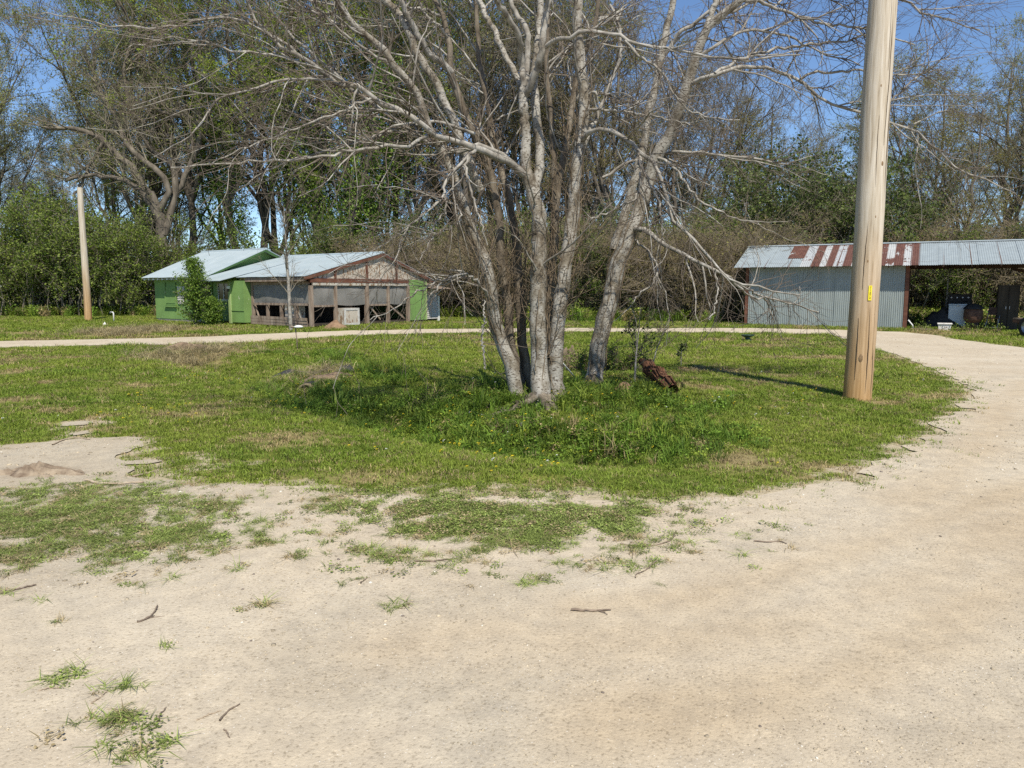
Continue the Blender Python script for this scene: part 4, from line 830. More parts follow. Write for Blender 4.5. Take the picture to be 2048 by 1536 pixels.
# upper roof: tin sheets
def sheet(mb, a, b_, c, d_, t=.018):
    a, b_, c, d_ = [np.array(q, float) for q in (a, b_, c, d_)]; n = np.cross(b_ - a, d_ - a); n /= np.linalg.norm(n); return mb.prism([a, b_, c, d_], t, n)
roof = empty('roof'); roof.parent = house
def roof_part(name): return roof
def slope(u0, u1, v0, z0, v1, z1, n, name='roof_sheet', lift=0):
    w_ = (u1 - u0) / n
    for i in range(n):
        a = u0 + i * w_ - (.02 if i else 0); dz = .006 * (i % 2) + lift
        mb = MB(); sheet(mb, (a, v0, z0 + dz), (u0 + (i + 1) * w_, v0, z0 + dz), (u0 + (i + 1) * w_, v1, z1 + dz), (a, v1, z1 + dz)); mb.build(name, m_roof_tin, roof)
slope(-.45, 5.2, -.45, 2.16, 3.05, 3.60, 7); 
for i in range(7): 
    a = -.45 + i * .807; mb = MB(); sheet(mb, (a, 3.05, 3.60), (a + .807, 3.05, 3.60), (a + .807, 6.6, 2.16), (a, 6.6, 2.16)); mb.build('roof_sheet', m_roof_tin, roof)
MB().tube([(-.47, 3.05, 3.625), (5.22, 3.05, 3.625)], .05, 8).build('ridge_cap', m_roof_tin, roof)
for i in range(12): MB().box(-.3 + i * .42, -.2 + i * .42, -.40, .3, 2.06, 2.14).build('rafter_tail', m_white if i < 9 else m_green_trim, house)
MB().beam((5.08, -.44, 2.10), (5.08, 3.05, 3.54), .05, .11).build('barge_board', m_green, house); MB().beam((5.08, 3.07, 3.54), (5.08, 6.5, 2.12), .05, .11).build('barge_board', m_green, house)
# lower roof over entry and porch
RV, RZ = 4.2, 3.26
slope(7.55, 12.30, -.4, 2.12, RV, RZ, 6); slope(4.85, 7.55, -1.25, 1.94, RV, RZ, 4, lift=.012)
for i in range(8):
    a = 4.85 + i * .93; mb = MB(); sheet(mb, (a, RV, RZ), (a + .93, RV, RZ), (a + .93, 7.75, 2.02), (a, 7.75, 2.02)); mb.build('roof_sheet', m_roof_tin, roof)
MB().tube([(4.9, RV, RZ + .03), (12.31, RV, RZ + .03)], .05, 8).build('ridge_cap', m_roof_tin, roof)
MB().beam((12.26, -.4, 2.05), (12.26, RV, RZ - .08), .06, .15).build('barge_board', m_red_wood, house); MB().beam((12.26, RV + .02, RZ - .08), (12.26, 7.75, 1.94), .06, .15).build('barge_board', m_red_wood, house)
MB().box(8.12, 12.2, -.34, -.28, 1.93, 2.09).build('eave_board', m_old_wood, house)
# gable of the porch: peeling boards between studs
UG = 12.15
gb = [(0, 2.06), (7.2, 2.06), (7.2, 2.14), (RV, RZ - .12), (0, 2.12)]
def gz(v): return 2.12 + (RZ - .12 - 2.12) * v / RV if v < RV else (RZ - .12) + (2.10 - RZ + .12) * (v - RV) / (7.2 - RV)
k = 0
while k * .30 < 7.2:
    a, b_ = k * .30 + .004, min(k * .30 + .296, 7.2); k += 1
    off = .006 * ((k * 7) % 3); x0 = UG + off
    poly = [(x0, a, 2.06), (x0, b_, 2.06), (x0, b_, gz(b_))] + ([(x0, RV, gz(RV))] if a < RV < b_ else []) + [(x0, a, gz(a))]
    MB().prism(poly, .02, (1, 0, 0)).build('gable_board', m_gable, house)
for v_ in (1.35, 3.2, 5.1): MB().box(UG + .045, UG + .10, v_ - .05, v_ + .05, 2.06, gz(v_) - .03).build('stud', m_red_wood, house)
MB().box(UG - .02, UG + .10, -.05, 5.9, 1.88, 2.055).build('header_beam', m_red_wood, house)
MB().box(UG + .0, UG + .09, .08, 3.1, 1.76, 1.877).build('fascia', m_white_peel, house); MB().box(UG + .0, UG + .09, 3.3, 5.9, 1.76, 1.877).build('fascia', m_white_peel, house)
for v_, s_, mt in ((0.02, .15, m_old_wood), (1.35, .12, m_old_wood), (3.2, .17, m_old_wood), (4.55, .12, m_old_wood), (5.9, .14, m_old_wood)):
    MB().box(UG - .06, UG + .085, v_ - s_ / 2, v_ + s_ / 2, 0, 1.757 if v_ not in (3.2,) else 2.3).build('porch_post', mt, house)
def screen(u0, v0, u1, v1, z0, z1, sag, seed):
    """a tired insect screen, billowing and sagging at its lower edge"""
    rg = np.random.default_rng(seed); n, m_ = 14, 7; vs = []; du, dv_ = u1 - u0, v1 - v0; L = math.hypot(du, dv_); nu, nv = dv_ / L, -du / L
    for i in range(m_ + 1):
        for j in range(n + 1):
            s, t = j / n, i / m_; bow = .05 * math.sin(math.pi * s) * math.sin(math.pi * t) + rg.normal(0, .004)
            zz = z0 + (z1 - z0) * t - sag * math.sin(math.pi * s) * (1 - t) ** 2
            vs.append((u0 + du * s + nu * bow, v0 + dv_ * s + nv * bow, zz))
    q = n + 1; fs = [(i * q + j, i * q + j + 1, (i + 1) * q + j + 1, (i + 1) * q + j) for i in range(m_) for j in range(n)]
    o = MB().add(vs, fs).build('insect_screen', m_screen, house, True); return o
for k, (a, b_, sg_) in enumerate(((.1, 1.28, .0), (1.42, 3.11, .05), (3.29, 4.48, .02), (4.62, 5.82, .04))): screen(UG + .0, a, UG + .0, b_, .92, 1.757, sg_, 30 + k)
for a, b_ in ((.1, 1.28), (3.29, 4.48)): MB().box(UG - .03, UG + .05, a, b_, .84, .915).build('rail', m_old_wood, house)
# porch side below the eave
for u, s_, z1 in ((8.2, .12, 1.92), (9.24, .09, .98), (10.2, .10, 1.0), (11.2, .10, 1.0)): MB().box(u - s_ / 2, u + s_ / 2, -.06, .06, .18, z1).build('porch_post', m_old_wood, house)
MB().box(8.27, 12.08, -.05, .05, 1.80, 1.925).build('header_beam', m_old_wood, house)
MB().box(8.27, 12.06, -.075, -.062, .90, 1.0).build('rail', m_old_wood, house)
for k, (a, b_) in enumerate(((8.27, 10.2), (10.2, 12.06))): screen(a, .0, b_, .0, .985, 1.80, .0, 40 + k)
for i in range(3): MB().beam((8.13, -.10, .10 + i * .13), (12.05, -.10 - .02 * i, .06 + i * .13), .04, .12).build('skirt_board', m_old_wood, house)
MB().beam((8.27, .03, .95), (8.6, .03, .22), .06, .05).build('brace', m_old_wood, house)
for a, b_ in ((3.4, 4.1), (4.7, 5.7)): MB().beam((UG - .05, a, .85), (UG - .05, b_, .2), .05, .08).build('brace', m_old_wood, house)
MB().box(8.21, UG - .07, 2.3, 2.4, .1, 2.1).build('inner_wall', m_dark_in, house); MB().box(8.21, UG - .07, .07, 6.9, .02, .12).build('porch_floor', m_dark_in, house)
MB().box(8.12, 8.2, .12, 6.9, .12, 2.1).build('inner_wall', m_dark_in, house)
MB().box(UG - .08, UG + .04, 5.98, 7.2, .1, 2.05).build('end_wall', m_green, house); MB().box(UG + .043, UG + .07, 7.13, 7.22, .1, 2.05).build('corner_board', m_green_trim, house)
for v_ in (6.4, 6.8): MB().box(UG + .043, UG + .058, v_, v_ + .03, .1, 2.05).build('batten', m_green, house)
MB().box(4.7, UG - .09, 7.0, 7.1, .1, 2.05).build('back_wall', m_green, house); MB().box(0, 4.7, 6.3, 6.4, .12, 2.1).build('back_wall', m_green, house)
MB().box(0.02, 4.6, .02, 6.2, -.1, .12).build('footing', m_concrete, house)
# slatted lean-to screen beside the end wall
an = empty('louvred_annex', house.matrix_basis @ Vector((UG - .35, 7.3, 0)), -PHI); an.scale = (HS,) * 3; tag(an, 'small white louvred lean-to attached behind the green end wall', 'annex')
for i in range(15): MB().prism([(0, .05, .12 + i * .10), (.07, .05, .12 + i * .10), (.03, .05, .215 + i * .10), (0, .05, .215 + i * .10)], 1.05, (0, 1, 0)).build('slat', m_grey_white, an)
MB().box(-.02, .1, 1.11, 1.22, -.05, 1.25).build('post', m_white, an); MB().box(-.03, .01, .02, 1.16, .02, 1.75).build('backing', m_dark_in, an)
mb = MB(); sheet(mb, (.85, -.1, 1.62), (.85, 1.3, 1.62), (-1.6, 1.3, 2.0), (-1.6, -.1, 2.0)); mb.build('roof', m_old_wood, an); MB().box(-1.5, -1.4, .02, 1.16, -.05, 1.9).build('back_wall', m_dark_in, an)
# things on the porch
def at_house(u, v_, z=0): return house.matrix_basis @ Vector((u, v_, z))
cab = empty('old_cabinet', at_house(10.72, .28, .12), -PHI); tag(cab, 'peeling whitish cabinet standing behind the low porch opening', 'cabinet')
MB().box(-.42, .42, -.15, .2, 0, .78).build('body', m_white_peel, cab)
for i in range(3): q = MB().box(-.38, .38, -.175, -.153, .04 + i * .25, .25 + i * .25).build('drawer', m_white_peel, cab); MB().box(-.06, .06, -.20, -.177, .13 + i * .25, .16 + i * .25).build('handle', m_old_wood, q)
crate = empty('wooden_crate', at_house(UG + .14, 1.95, 0), -PHI); tag(crate, 'cream wooden box with worn front at the gable porch opening', 'crate')
MB().box(-.22, .2, -.42, .42, .03, .72).build('body', m_white_peel, crate)
for a, b_, z0, z1 in ((-.42, -.32, .03, .72), (.32, .42, .03, .72), (-.32, .32, .03, .11), (-.32, .32, .63, .72)): MB().box(.202, .235, a, b_, z0, z1).build('frame', m_grey_white, crate)
MB().box(.203, .22, -.318, .318, .113, .627).build('panel', m_gable, crate)

# ------------------------------------------------------------------ the corrugated shed
SL = W(1468, 535.5, 33.0); PH2 = R_(27.5); EV = SL[2] - .12
shed = empty('metal_shed', (SL[0], SL[1], float(tz(SL[0] + 4, SL[1]))), -PH2); tag(shed, 'long corrugated metal shed with rust streaked roof and an open bay', 'shed')
def tin_mat(name, rust, base=(.305, .35, .365), edge=None):
    m, nt, b = new_mat(name); v = mapped(nt, (1, 1, .22)); n = nnoise(nt, v, 3.2, 6, .7); n2 = nnoise(nt, mapped(nt, (1, .35, .35)), 9, 5, .7); n3 = nnoise(nt, mapped(nt), .8, 3)
    r0 = ramp(nt, [(.3, tuple(c * .86 for c in base)), (.7, tuple(c * 1.12 for c in base))]); nt.links.new(n.outputs[0], r0.inputs[0])
    rr = ramp(nt, [(.3, (.09, .042, .03)), (.55, (.15, .07, .048)), (.8, (.22, .12, .085))]); nt.links.new(n2.outputs[0], rr.inputs[0])
    md = nt.nodes.new('ShaderNodeMath'); md.operation = 'ADD'; nt.links.new(n2.outputs[0], md.inputs[0]); nt.links.new(n3.outputs[0], md.inputs[1])
    rm = ramp(nt, [(max(0, 1.0 - rust - .02) / 2 + .0, (0, 0, 0)), (min(1, max(0, 1.0 - rust + .03) / 2 + .0), (1, 1, 1))])
    h = nt.nodes.new('ShaderNodeMath'); h.operation = 'MULTIPLY'; h.inputs[1].default_value = .5; nt.links.new(md.outputs[0], h.inputs[0]); nt.links.new(h.outputs[0], rm.inputs[0])
    nt.links.new(mixc(nt, rm.outputs[0], r0.outputs[0], rr.outputs[0]), b.inputs['Base Color']); b.inputs['Roughness'].default_value = .5; b.inputs['Metallic'].default_value = .15; return m
m_tin_clean = tin_mat('shed_tin', -.5); m_tin_pale = tin_mat('shed_tin_pale', -.15, (.41, .425, .43)); m_tin_some = tin_mat('shed_tin_spotted', -.08, (.46, .47, .46)); m_tin_rust = tin_mat('shed_tin_rusty', .27, (.46, .47, .46))
m_tin_wall = tin_mat('shed_wall_tin', -.6, (.27, .305, .30))
m_post = M('shed_post', [(.3, (.05, .032, .024)), (.6, (.13, .07, .05)), (.8, (.24, .14, .09))], 7, 5, (1, 1, .15), .9, .6, .01)
def corrugated(width, pitch, amp, p0, du, dn, ds, length, nseg=1, wob=None):
    """strip of corrugated tin: du along the width, ds along its length, dn its normal"""
    n = max(2, int(round(width / pitch * 4))); p0, du, dn, ds = [np.array(q, float) for q in (p0, du, dn, ds)]; vs = []
    for j in range(nseg + 1):
        for i in range(n + 1): vs.append(p0 + du * width * i / n + dn * amp * math.cos(2 * math.pi * (width * i / n) / pitch) + ds * length * j / nseg)
    q = n + 1; return MB().add(vs, [(j * q + i, j * q + i + 1, (j + 1) * q + i + 1, (j + 1) * q + i) for j in range(nseg) for i in range(n)])
LT = 14.6; DPT = 3.05; RISE = 1.02; sl = np.array([0, DPT, RISE]); sn = np.array([0, -RISE, DPT]) / np.hypot(DPT, RISE)
def eave_z(u): return EV + .0 * u
sw = .665; nsh = int(LT / sw)
rusty = {4: 'rust', 5: 'some', 6: 'rust', 7: 'pale', 8: 'rust', 9: 'some', 10: 'rust', 11: 'pale', 12: 'rust', 13: 'pale', 14: 'rust', 15: 'some', 16: 'rust'}
mats = dict(rust=m_tin_rust, some=m_tin_some, pale=m_tin_pale)
sroof = empty('roof'); sroof.parent = shed
u = 0; i = 0; rs = np.random.default_rng(4)
while u < LT:
    inr = 1.35 < u < 6.75; wd = ((.62 if u < 2.0 else rs.uniform(.2, .3)) if i % 2 else rs.uniform(.26, .42)) if inr else sw
    mt = (m_tin_rust if (i % 2 == 1) else (m_tin_pale if rs.uniform() < .6 else m_tin_some)) if inr else m_tin_clean
    lift = .008 * (i % 2); a0 = 0.0; ln = 1.0
    if inr and 1.35 < u < 2.3:           # an odd patch laid on the upper half
        corrugated(wd + .03, .076, .010, (u, 0, EV), (1, 0, 0), sn, sl, .42, 3).build('roof_sheet', m_tin_clean, sroof, True); a0 = .36; ln = .64; lift = .02
    o = corrugated(wd + .03, .076, .010, np.array([u, 0, EV]) + sl * a0 + sn * lift, (1, 0, 0), sn, sl, ln, 4).build('roof_sheet', mt, sroof, True)
    b2 = np.array([0, DPT, -RISE]); corrugated(wd + .03, .076, .010, np.array([u, DPT, EV + RISE]) + np.array([0, 0, lift]), (1, 0, 0), (0, RISE / 3.2, DPT / 3.2), b2, 1.0, 2).build('roof_sheet', m_tin_clean, sroof, True)
    u += wd; i += 1
MB().prism([(-.03, DPT - .16, EV + RISE - .02), (-.03, DPT, EV + RISE + .035), (-.03, DPT + .16, EV + RISE - .02), (-.03, DPT, EV + RISE + .02)], LT + .06, (1, 0, 0)).build('ridge_cap', m_tin_clean, sroof)
WX0, WX1, WV = .55, 6.45, .52
u = WX0; i = 0
while u < WX1 - .05:
    wd = min(.68, WX1 - u); corrugated(wd + .02, .076, .017, (u, WV - .006 * (i % 2), -.15), (1, 0, 0), (0, -1, 0), (0, 0, 1), EV + .22, 1).build('wall_sheet', m_tin_wall, shed, True); u += wd; i += 1
u = WV
while u < 5.4:
    wd = min(.68, 5.4 - u); corrugated(wd + .02, .076, .011, (WX0 + .05, u, -.15), (0, 1, 0), (-1, 0, 0), (0, 0, 1), EV + .2 + .3 * min(u - WV, 5.4 - u), 1).build('wall_sheet', m_tin_wall, shed, True); u += wd
MB().box(WX0 - .14, WX0 - .02, WV - .06, WV + .07, -.2, EV + .15).build('post', m_red_wood, shed); MB().box(WX1 + .03, WX1 + .17, WV - .02, WV + .12, -.2, EV + .15).build('post', m_red_wood, shed)
MB().box(WX1 - .04, WX1 + .0, WV + .2, 5.4, -.1, EV + .3).build('partition', m_dark_in, shed)
for u_, v_ in ((12.15, .55), (12.15, 5.4), (6.5, 5.4), (14.3, .55), (14.3, 5.4)):
    MB().tube([(u_, v_, -.3), (u_ + .02, v_, 1.), (u_, v_, EV + .12)], [.14, .12, .11], 10).build('post', m_post, shed, True)
MB().box(-.0, LT, .47, .56, EV + .02, EV + .16).build('beam', m_post, shed); MB().box(6.4, LT, 5.35, 5.45, EV - .02, EV + .14).build('beam', m_post, shed)
for k in range(16): MB().beam((.3 + k * .93, .05, EV - .03), (.3 + k * .93, DPT, EV + RISE - .06), .05, .1).build('rafter', m_post, shed); MB().beam((.3 + k * .93, DPT + .01, EV + RISE - .06), (.3 + k * .93, 2 * DPT - .05, EV - .03), .05, .1).build('rafter', m_post, shed)
MB().beam((10.4, 5.38, EV - .05), (12.1, 5.38, EV - .45), .06, .12).build('brace', m_post, shed)
def at_shed(u, v_, z=0):
    p = shed.matrix_basis @ Vector((u, v_, z)); return p
def shed_u(px, v_):
    """distance along the shed at which the line v is seen at a pixel column"""
    lo, hi = 0., 16.
    for _ in range(40):
        mid = (lo + hi) / 2; p = at_shed(mid, v_)
        if CX + F_PX * p.x / (p.y * math.cos(TILT)) < px: lo = mid
        else: hi = mid
    return lo

# ------------------------------------------------------------------ woods behind
def build_tree(name, h, seed, leaf=None, nleaf=0, lsize=.12, ivy=0, bark=None, twig=None, lean=(0, 0), forks=2, spread=.34, bare=.45, dens=1.0, rad=.27):
    rg = np.random.default_rng(seed); root = empty(name)
    S = 12; stems = []
    for k in range(forks):
        t0 = 0 if k == 0 else rg.uniform(.18, .4); a = rg.uniform(0, 6.28); sp = (.0 if k == 0 else rg.uniform(.16, .3)) * h
        if k == 0: p0 = np.array([0, 0, -.4])
        else: p0 = stems[0][0][max(1, int(t0 * (S - 1)))]
        top = np.array([math.cos(a) * sp + lean[0] * h, math.sin(a) * sp + lean[1] * h, h * rg.uniform(.78, .92)])
        t = np.linspace(0, 1, S)[:, None]; p = p0 + (top - p0) * t; p[:, :2] += (np.sin(t * 3.1 + a) * rg.normal(0, .022 * h, (1, 2))) * np.sin(math.pi * t) + rg.normal(0, .006 * h, (S, 2)) * np.sin(math.pi * t)
        r = (rad if k == 0 else rad * .62) * (h / 22) * (1 - .86 * t[:, 0] ** .9)
        if k == 0: r[0] *= 1.5
        stems.append((p, r))
    P, Rr = np.stack([s[0] for s in stems]), np.stack([s[1] for s in stems])
    b1, r1 = spawn(P, Rr, int(17 * dens * forks ** .5), h * spread, 9, (.45, 1.0), bare * .75, 1, .05, .10, .62, .14 * h / 22, .16, .45, rg)
    b2, r2 = spawn(np.concatenate([b1]), r1, int(110 * dens), h * .15, 7, (.4, 1.0), .2, 1, .04, .13, .6, .05, .22, .4, rg)
    b3, r3 = spawn(b2, r2, int(560 * dens), h * .066, 5, (.4, 1.0), .15, 1, .04, .15, .6, .022, .35, .4, rg)
    b4, r4 = spawn(b3, r3, int(2300 * dens), h * .036, 4, (.4, 1.1), .1, 1, .03, .15, .6, .012, .5, .3, rg)
    v, f = merge([tubes(P, Rr, 9), tubes(b1, r1, 6)]); link_mesh('trunk', v, f, bark or m_dark_bark, root, True)
    v, f = merge([tubes(b2, np.maximum(r2, .012), 4), tubes(b3, np.maximum(r3, .009), 3), tubes(b4, np.maximum(r4, .0065), 3)])
    o = link_mesh('crown', v, f, twig or m_grey_twig, root, True); o['kind'] = 'stuff'
    if leaf and nleaf:
        v, f = merge([leaves_on(b4, nleaf, lsize, .10, rg, .1), leaves_on(b3, nleaf // 3, lsize, .15, rg)])
        link_mesh('foliage', v, f, leaf, root)['kind'] = 'stuff'
    if ivy:
        k = int(ivy); t = rg.uniform(.03, .66, k) ** 1.1; i = np.minimum((t * (S - 1)).astype(int), S - 2); u = (t * (S - 1) - i)[:, None]; w_ = rg.integers(0, len(P), k)
        c = P[w_, i] * (1 - u) + P[w_, i + 1] * u; a = rg.uniform(0, 6.28, k)
        lump = .55 + 1.4 * vnoise(t * 14 + w_ * 9 + seed, a * 1.2); rr = (.18 + rg.uniform(0, 1, k) ** .6 * lump) * (1.25 - t)
        c = c + np.stack([np.cos(a) * rr, np.sin(a) * rr, rg.normal(0, .12, k)], 1); v, f = leaf_faces(c, .17 * rg.uniform(.6, 1.3, k), rg)
        link_mesh('ivy', v, f, l_ivy, root)['kind'] = 'stuff'
    return root
def build_shrub(name, h, w, seed, leaf, nleaf, lsize, stem=None, stems=14, twigs=500, droop=0., fine=1500):
    rg = np.random.default_rng(seed); root = empty(name); S = 8
    a = rg.uniform(0, 6.28, stems); rr = w * .22 * np.sqrt(rg.uniform(0, 1, stems)); base = np.stack([rr * np.cos(a), rr * np.sin(a), np.full(stems, -.2)], 1)
    ll = h * rg.uniform(.55, 1.0, stems); out = w * .45 * rg.uniform(.2, 1, stems); t = np.linspace(0, 1, S)[None, :, None]
    tip = base + np.stack([np.cos(a) * out, np.sin(a) * out, ll], 1)
    P = base[:, None] + (tip - base)[:, None] * t; P[:, :, 2] += (np.sin(t[0, :, 0] * math.pi) * .12 * h)[None] - droop * h * (t[0, :, 0] ** 3)[None]; P[:, 1:] += rg.normal(0, .03 * h, (stems, S - 1, 3))
    Rr = np.linspace(1, .25, S)[None] * rg.uniform(.02, .045, stems)[:, None]
    b1, r1 = spawn(P, Rr, int(stems * 9), h * .34, 6, (.4, 1.1), .15, 1, -.02 * (droop > 0), .16, .6, .02, .3, .4, rg)
    b2, r2 = spawn(b1, r1, twigs, h * .17, 5, (.4, 1.2), .1, 1, 0, .2, .6, .012, .4, .3, rg)
    b3, r3 = spawn(b2, r2, fine, h * .09, 4, (.4, 1.2), .1, 1, 0, .2, .6, .008, .5, .3, rg)
    v, f = merge([tubes(P, Rr, 5), tubes(b1, np.maximum(r1, .007), 4)]); link_mesh('stem', v, f, stem or m_grey_twig, root, True)['kind'] = 'stuff'
    v, f = merge([tubes(b2, np.maximum(r2, .006), 3), tubes(b3, np.maximum(r3, .0045), 3)]); link_mesh('twigs', v, f, stem or m_grey_twig, root, True)['kind'] = 'stuff'
    if nleaf:
        v, f = merge([leaves_on(b2, nleaf // 2, lsize, .12, rg, .1), leaves_on(b3, nleaf // 2, lsize, .10, rg, .1)]); link_mesh('foliage', v, f, leaf, root)['kind'] = 'stuff'
    return root
PROTO = {
    'fresh': [build_tree('spring_tree', 24, s, l_fresh, 15000, .13, dens=1.1, forks=3) for s in (101, 102)],
    'budding': [build_tree('budding_tree', 21, s, l_grey, 10000, .11, dens=1.15, forks=3) for s in (111, 112, 113)],
    'ivy': [build_tree('ivy_clad_tree', 25, s, l_fresh, 11000, .135, ivy=8000, dens=1.0, forks=2) for s in (121, 122)],
    'bare': [build_tree('bare_tree', 19, s, l_olive, 1800, .09, dens=1.35, forks=3, bark=m_dark_bark) for s in (131, 132, 133)],
    'olive': [build_tree('olive_tree', 17, s, l_olive, 8500, .105, dens=1.15, forks=3, bare=.3) for s in (141, 142)],
    'privet': [build_shrub('privet_shrub', 5.2, 4.6, s, l_privet, 13000, .105) for s in (151, 152, 153)],
    'brush': [build_shrub('brush_thicket', 4.0, 4.4, s, l_olive, 2200, .075, m_dead_brush, 34, 1300, .12, 4200) for s in (161, 162)],
    'mound': [build_shrub('vine_mound', 6.5, 5.2, s, l_dark, 15000, .12, stems=18) for s in (171, 172)],
}
BASE_H = dict(fresh=24, budding=21, ivy=25, bare=19, olive=17, privet=5.2, brush=4.0, mound=6.5)
LOOK = dict(fresh='tall tree in fresh pale green leaf', budding='tall greyish tree just coming into bud', ivy='tall tree with its trunk wrapped in green ivy', bare='bare brown tree without leaves', olive='spreading tree with olive brown spring leaves',
            privet='dense green broadleaf shrub', brush='tangled thicket of dead brown stems', mound='dark evergreen mound of vines')
CAT = dict(fresh='tree', budding='tree', ivy='tree', bare='tree', olive='tree', privet='shrub', brush='brush', mound='vines')
PLURAL = dict(fresh='fresh green trees', budding='budding grey trees', ivy='ivy clad trees', bare='bare brown trees', olive='olive leaved trees', privet='green broadleaf shrubs', brush='dead brown thickets', mound='dark vine mounds')
LOOK = dict(fresh='tall tree in fresh pale green leaf', budding='greyish tree just coming into bud', ivy='tall tree with ivy wrapped trunk', bare='bare brown leafless tree', olive='spreading tree with olive brown leaves',
            privet='dense green broadleaf shrub', brush='tangled thicket of dead brown stems', mound='dark evergreen mound of vines')
SPOTS = [(60, 'beyond the slim pole, well away from the house'), (300, 'right behind the slim wooden pole'), (480, 'behind the upper roof of the green house'), (640, 'behind the low porch roof'), (850, 'behind the peeling porch gable'),
         (1030, 'beyond the white louvred lean-to'), (1210, 'straight behind the multi-stemmed tree'), (1340, 'behind the leaning pale tree'), (1480, 'beside the closed end of the metal shed'), (1700, 'behind the rust streaked shed roof'), (1840, 'behind the closed part of the shed'), (2048, 'behind the open shed bay'), (9999, 'past the open end of the shed')]
def region(px, far):
    if far: return ('in the far woods past the slim pole' if px < 320 else 'in the far woods past the green house' if px < 850 else 'in the far woods past the leaning tree' if px < 1460 else 'in the far woods past the metal shed')
    return next(t for lim, t in SPOTS if px < lim)
used = {}; bgr = np.random.default_rng(77)
def place(kind, px, depth, h, rot=None, far=False, wide=1.):
    i = used.get(kind, 0); used[kind] = i + 1; pr = PROTO[kind][i % len(PROTO[kind])]
    o = copy_tree(pr); x = W(px, 600, depth)[0]; s = h / BASE_H[kind]
    o.location = (x, depth, float(tz(x, depth)) - .05); o.scale = (s * wide, s * wide, s); o.rotation_euler = (0, 0, bgr.uniform(0, 6.28) if rot is None else rot)
    tag(o, LOOK[kind] + ' ' + region(px, far), CAT[kind], PLURAL[kind] + ' ' + region(px, far)); return o
for a in [('budding', -70, 50, 20), ('budding', -10, 52, 15.5), ('bare', 92, 56, 10.5), ('budding', 262, 53, 21), ('olive', 120, 60, 11), ('budding', 290, 56, 24), ('fresh', 385, 52, 25), ('ivy', 478, 50, 25), ('fresh', 528, 53, 26), ('bare', 556, 57, 24),
          ('ivy', 640, 51, 26), ('ivy', 692, 49, 26), ('ivy', 748, 51, 25), ('fresh', 800, 56, 25), ('bare', 846, 52, 22), ('fresh', 905, 57, 24), ('bare', 930, 49, 20), ('budding', 985, 54, 24), ('olive', 1025, 50, 19), ('bare', 1075, 56, 23), ('budding', 1130, 55, 23), ('bare', 1175, 50, 20),
          ('bare', 1228, 48, 20), ('olive', 1290, 54, 16), ('bare', 1345, 50, 17), ('bare', 1418, 54, 17), ('olive', 1470, 48, 13.5), ('bare', 1530, 52, 15.5), ('bare', 1600, 55, 13.5), ('olive', 1655, 52, 10.5), ('bare', 1700, 58, 9.5), ('budding', 1795, 54, 12.5),
          ('budding', 1862, 50, 16), ('olive', 1938, 44.5, 14.5), ('bare', 1990, 50, 18), ('budding', 2050, 52, 19), ('bare', 2110, 46, 16), ('olive', 2180, 50, 17), ('fresh', 240, 57, 15), ('olive', 360, 56, 12), ('fresh', 440, 58, 17), ('fresh', 585, 58, 20), ('olive', 610, 54, 10), ('fresh', 720, 57, 22), ('olive', 780, 54, 13), ('fresh', 660, 56, 14), ('olive', 870, 56, 13), ('olive', 950, 58, 14), ('olive', 1100, 52, 12), ('olive', 1200, 55, 13), ('olive', 1390, 52, 11), ('fresh', 330, 54, 21), ('olive', 1900, 52, 12), ('olive', 2020, 48, 13), ('budding', -150, 48, 21), ('fresh', -240, 54, 23)]: place(*a)
for k in range(30):
    px = -200 + k * 82 + bgr.uniform(-25, 25)
    if 470 < px < 620: continue
    hmax = 17 if px < 1350 else 12 if px < 1720 else 14
    place(['bare', 'olive', 'bare', 'budding'][k % 4], px, bgr.uniform(64, 84), hmax * bgr.uniform(.8, 1.15) * (1 if px > 180 or px < 0 else .75), far=True)
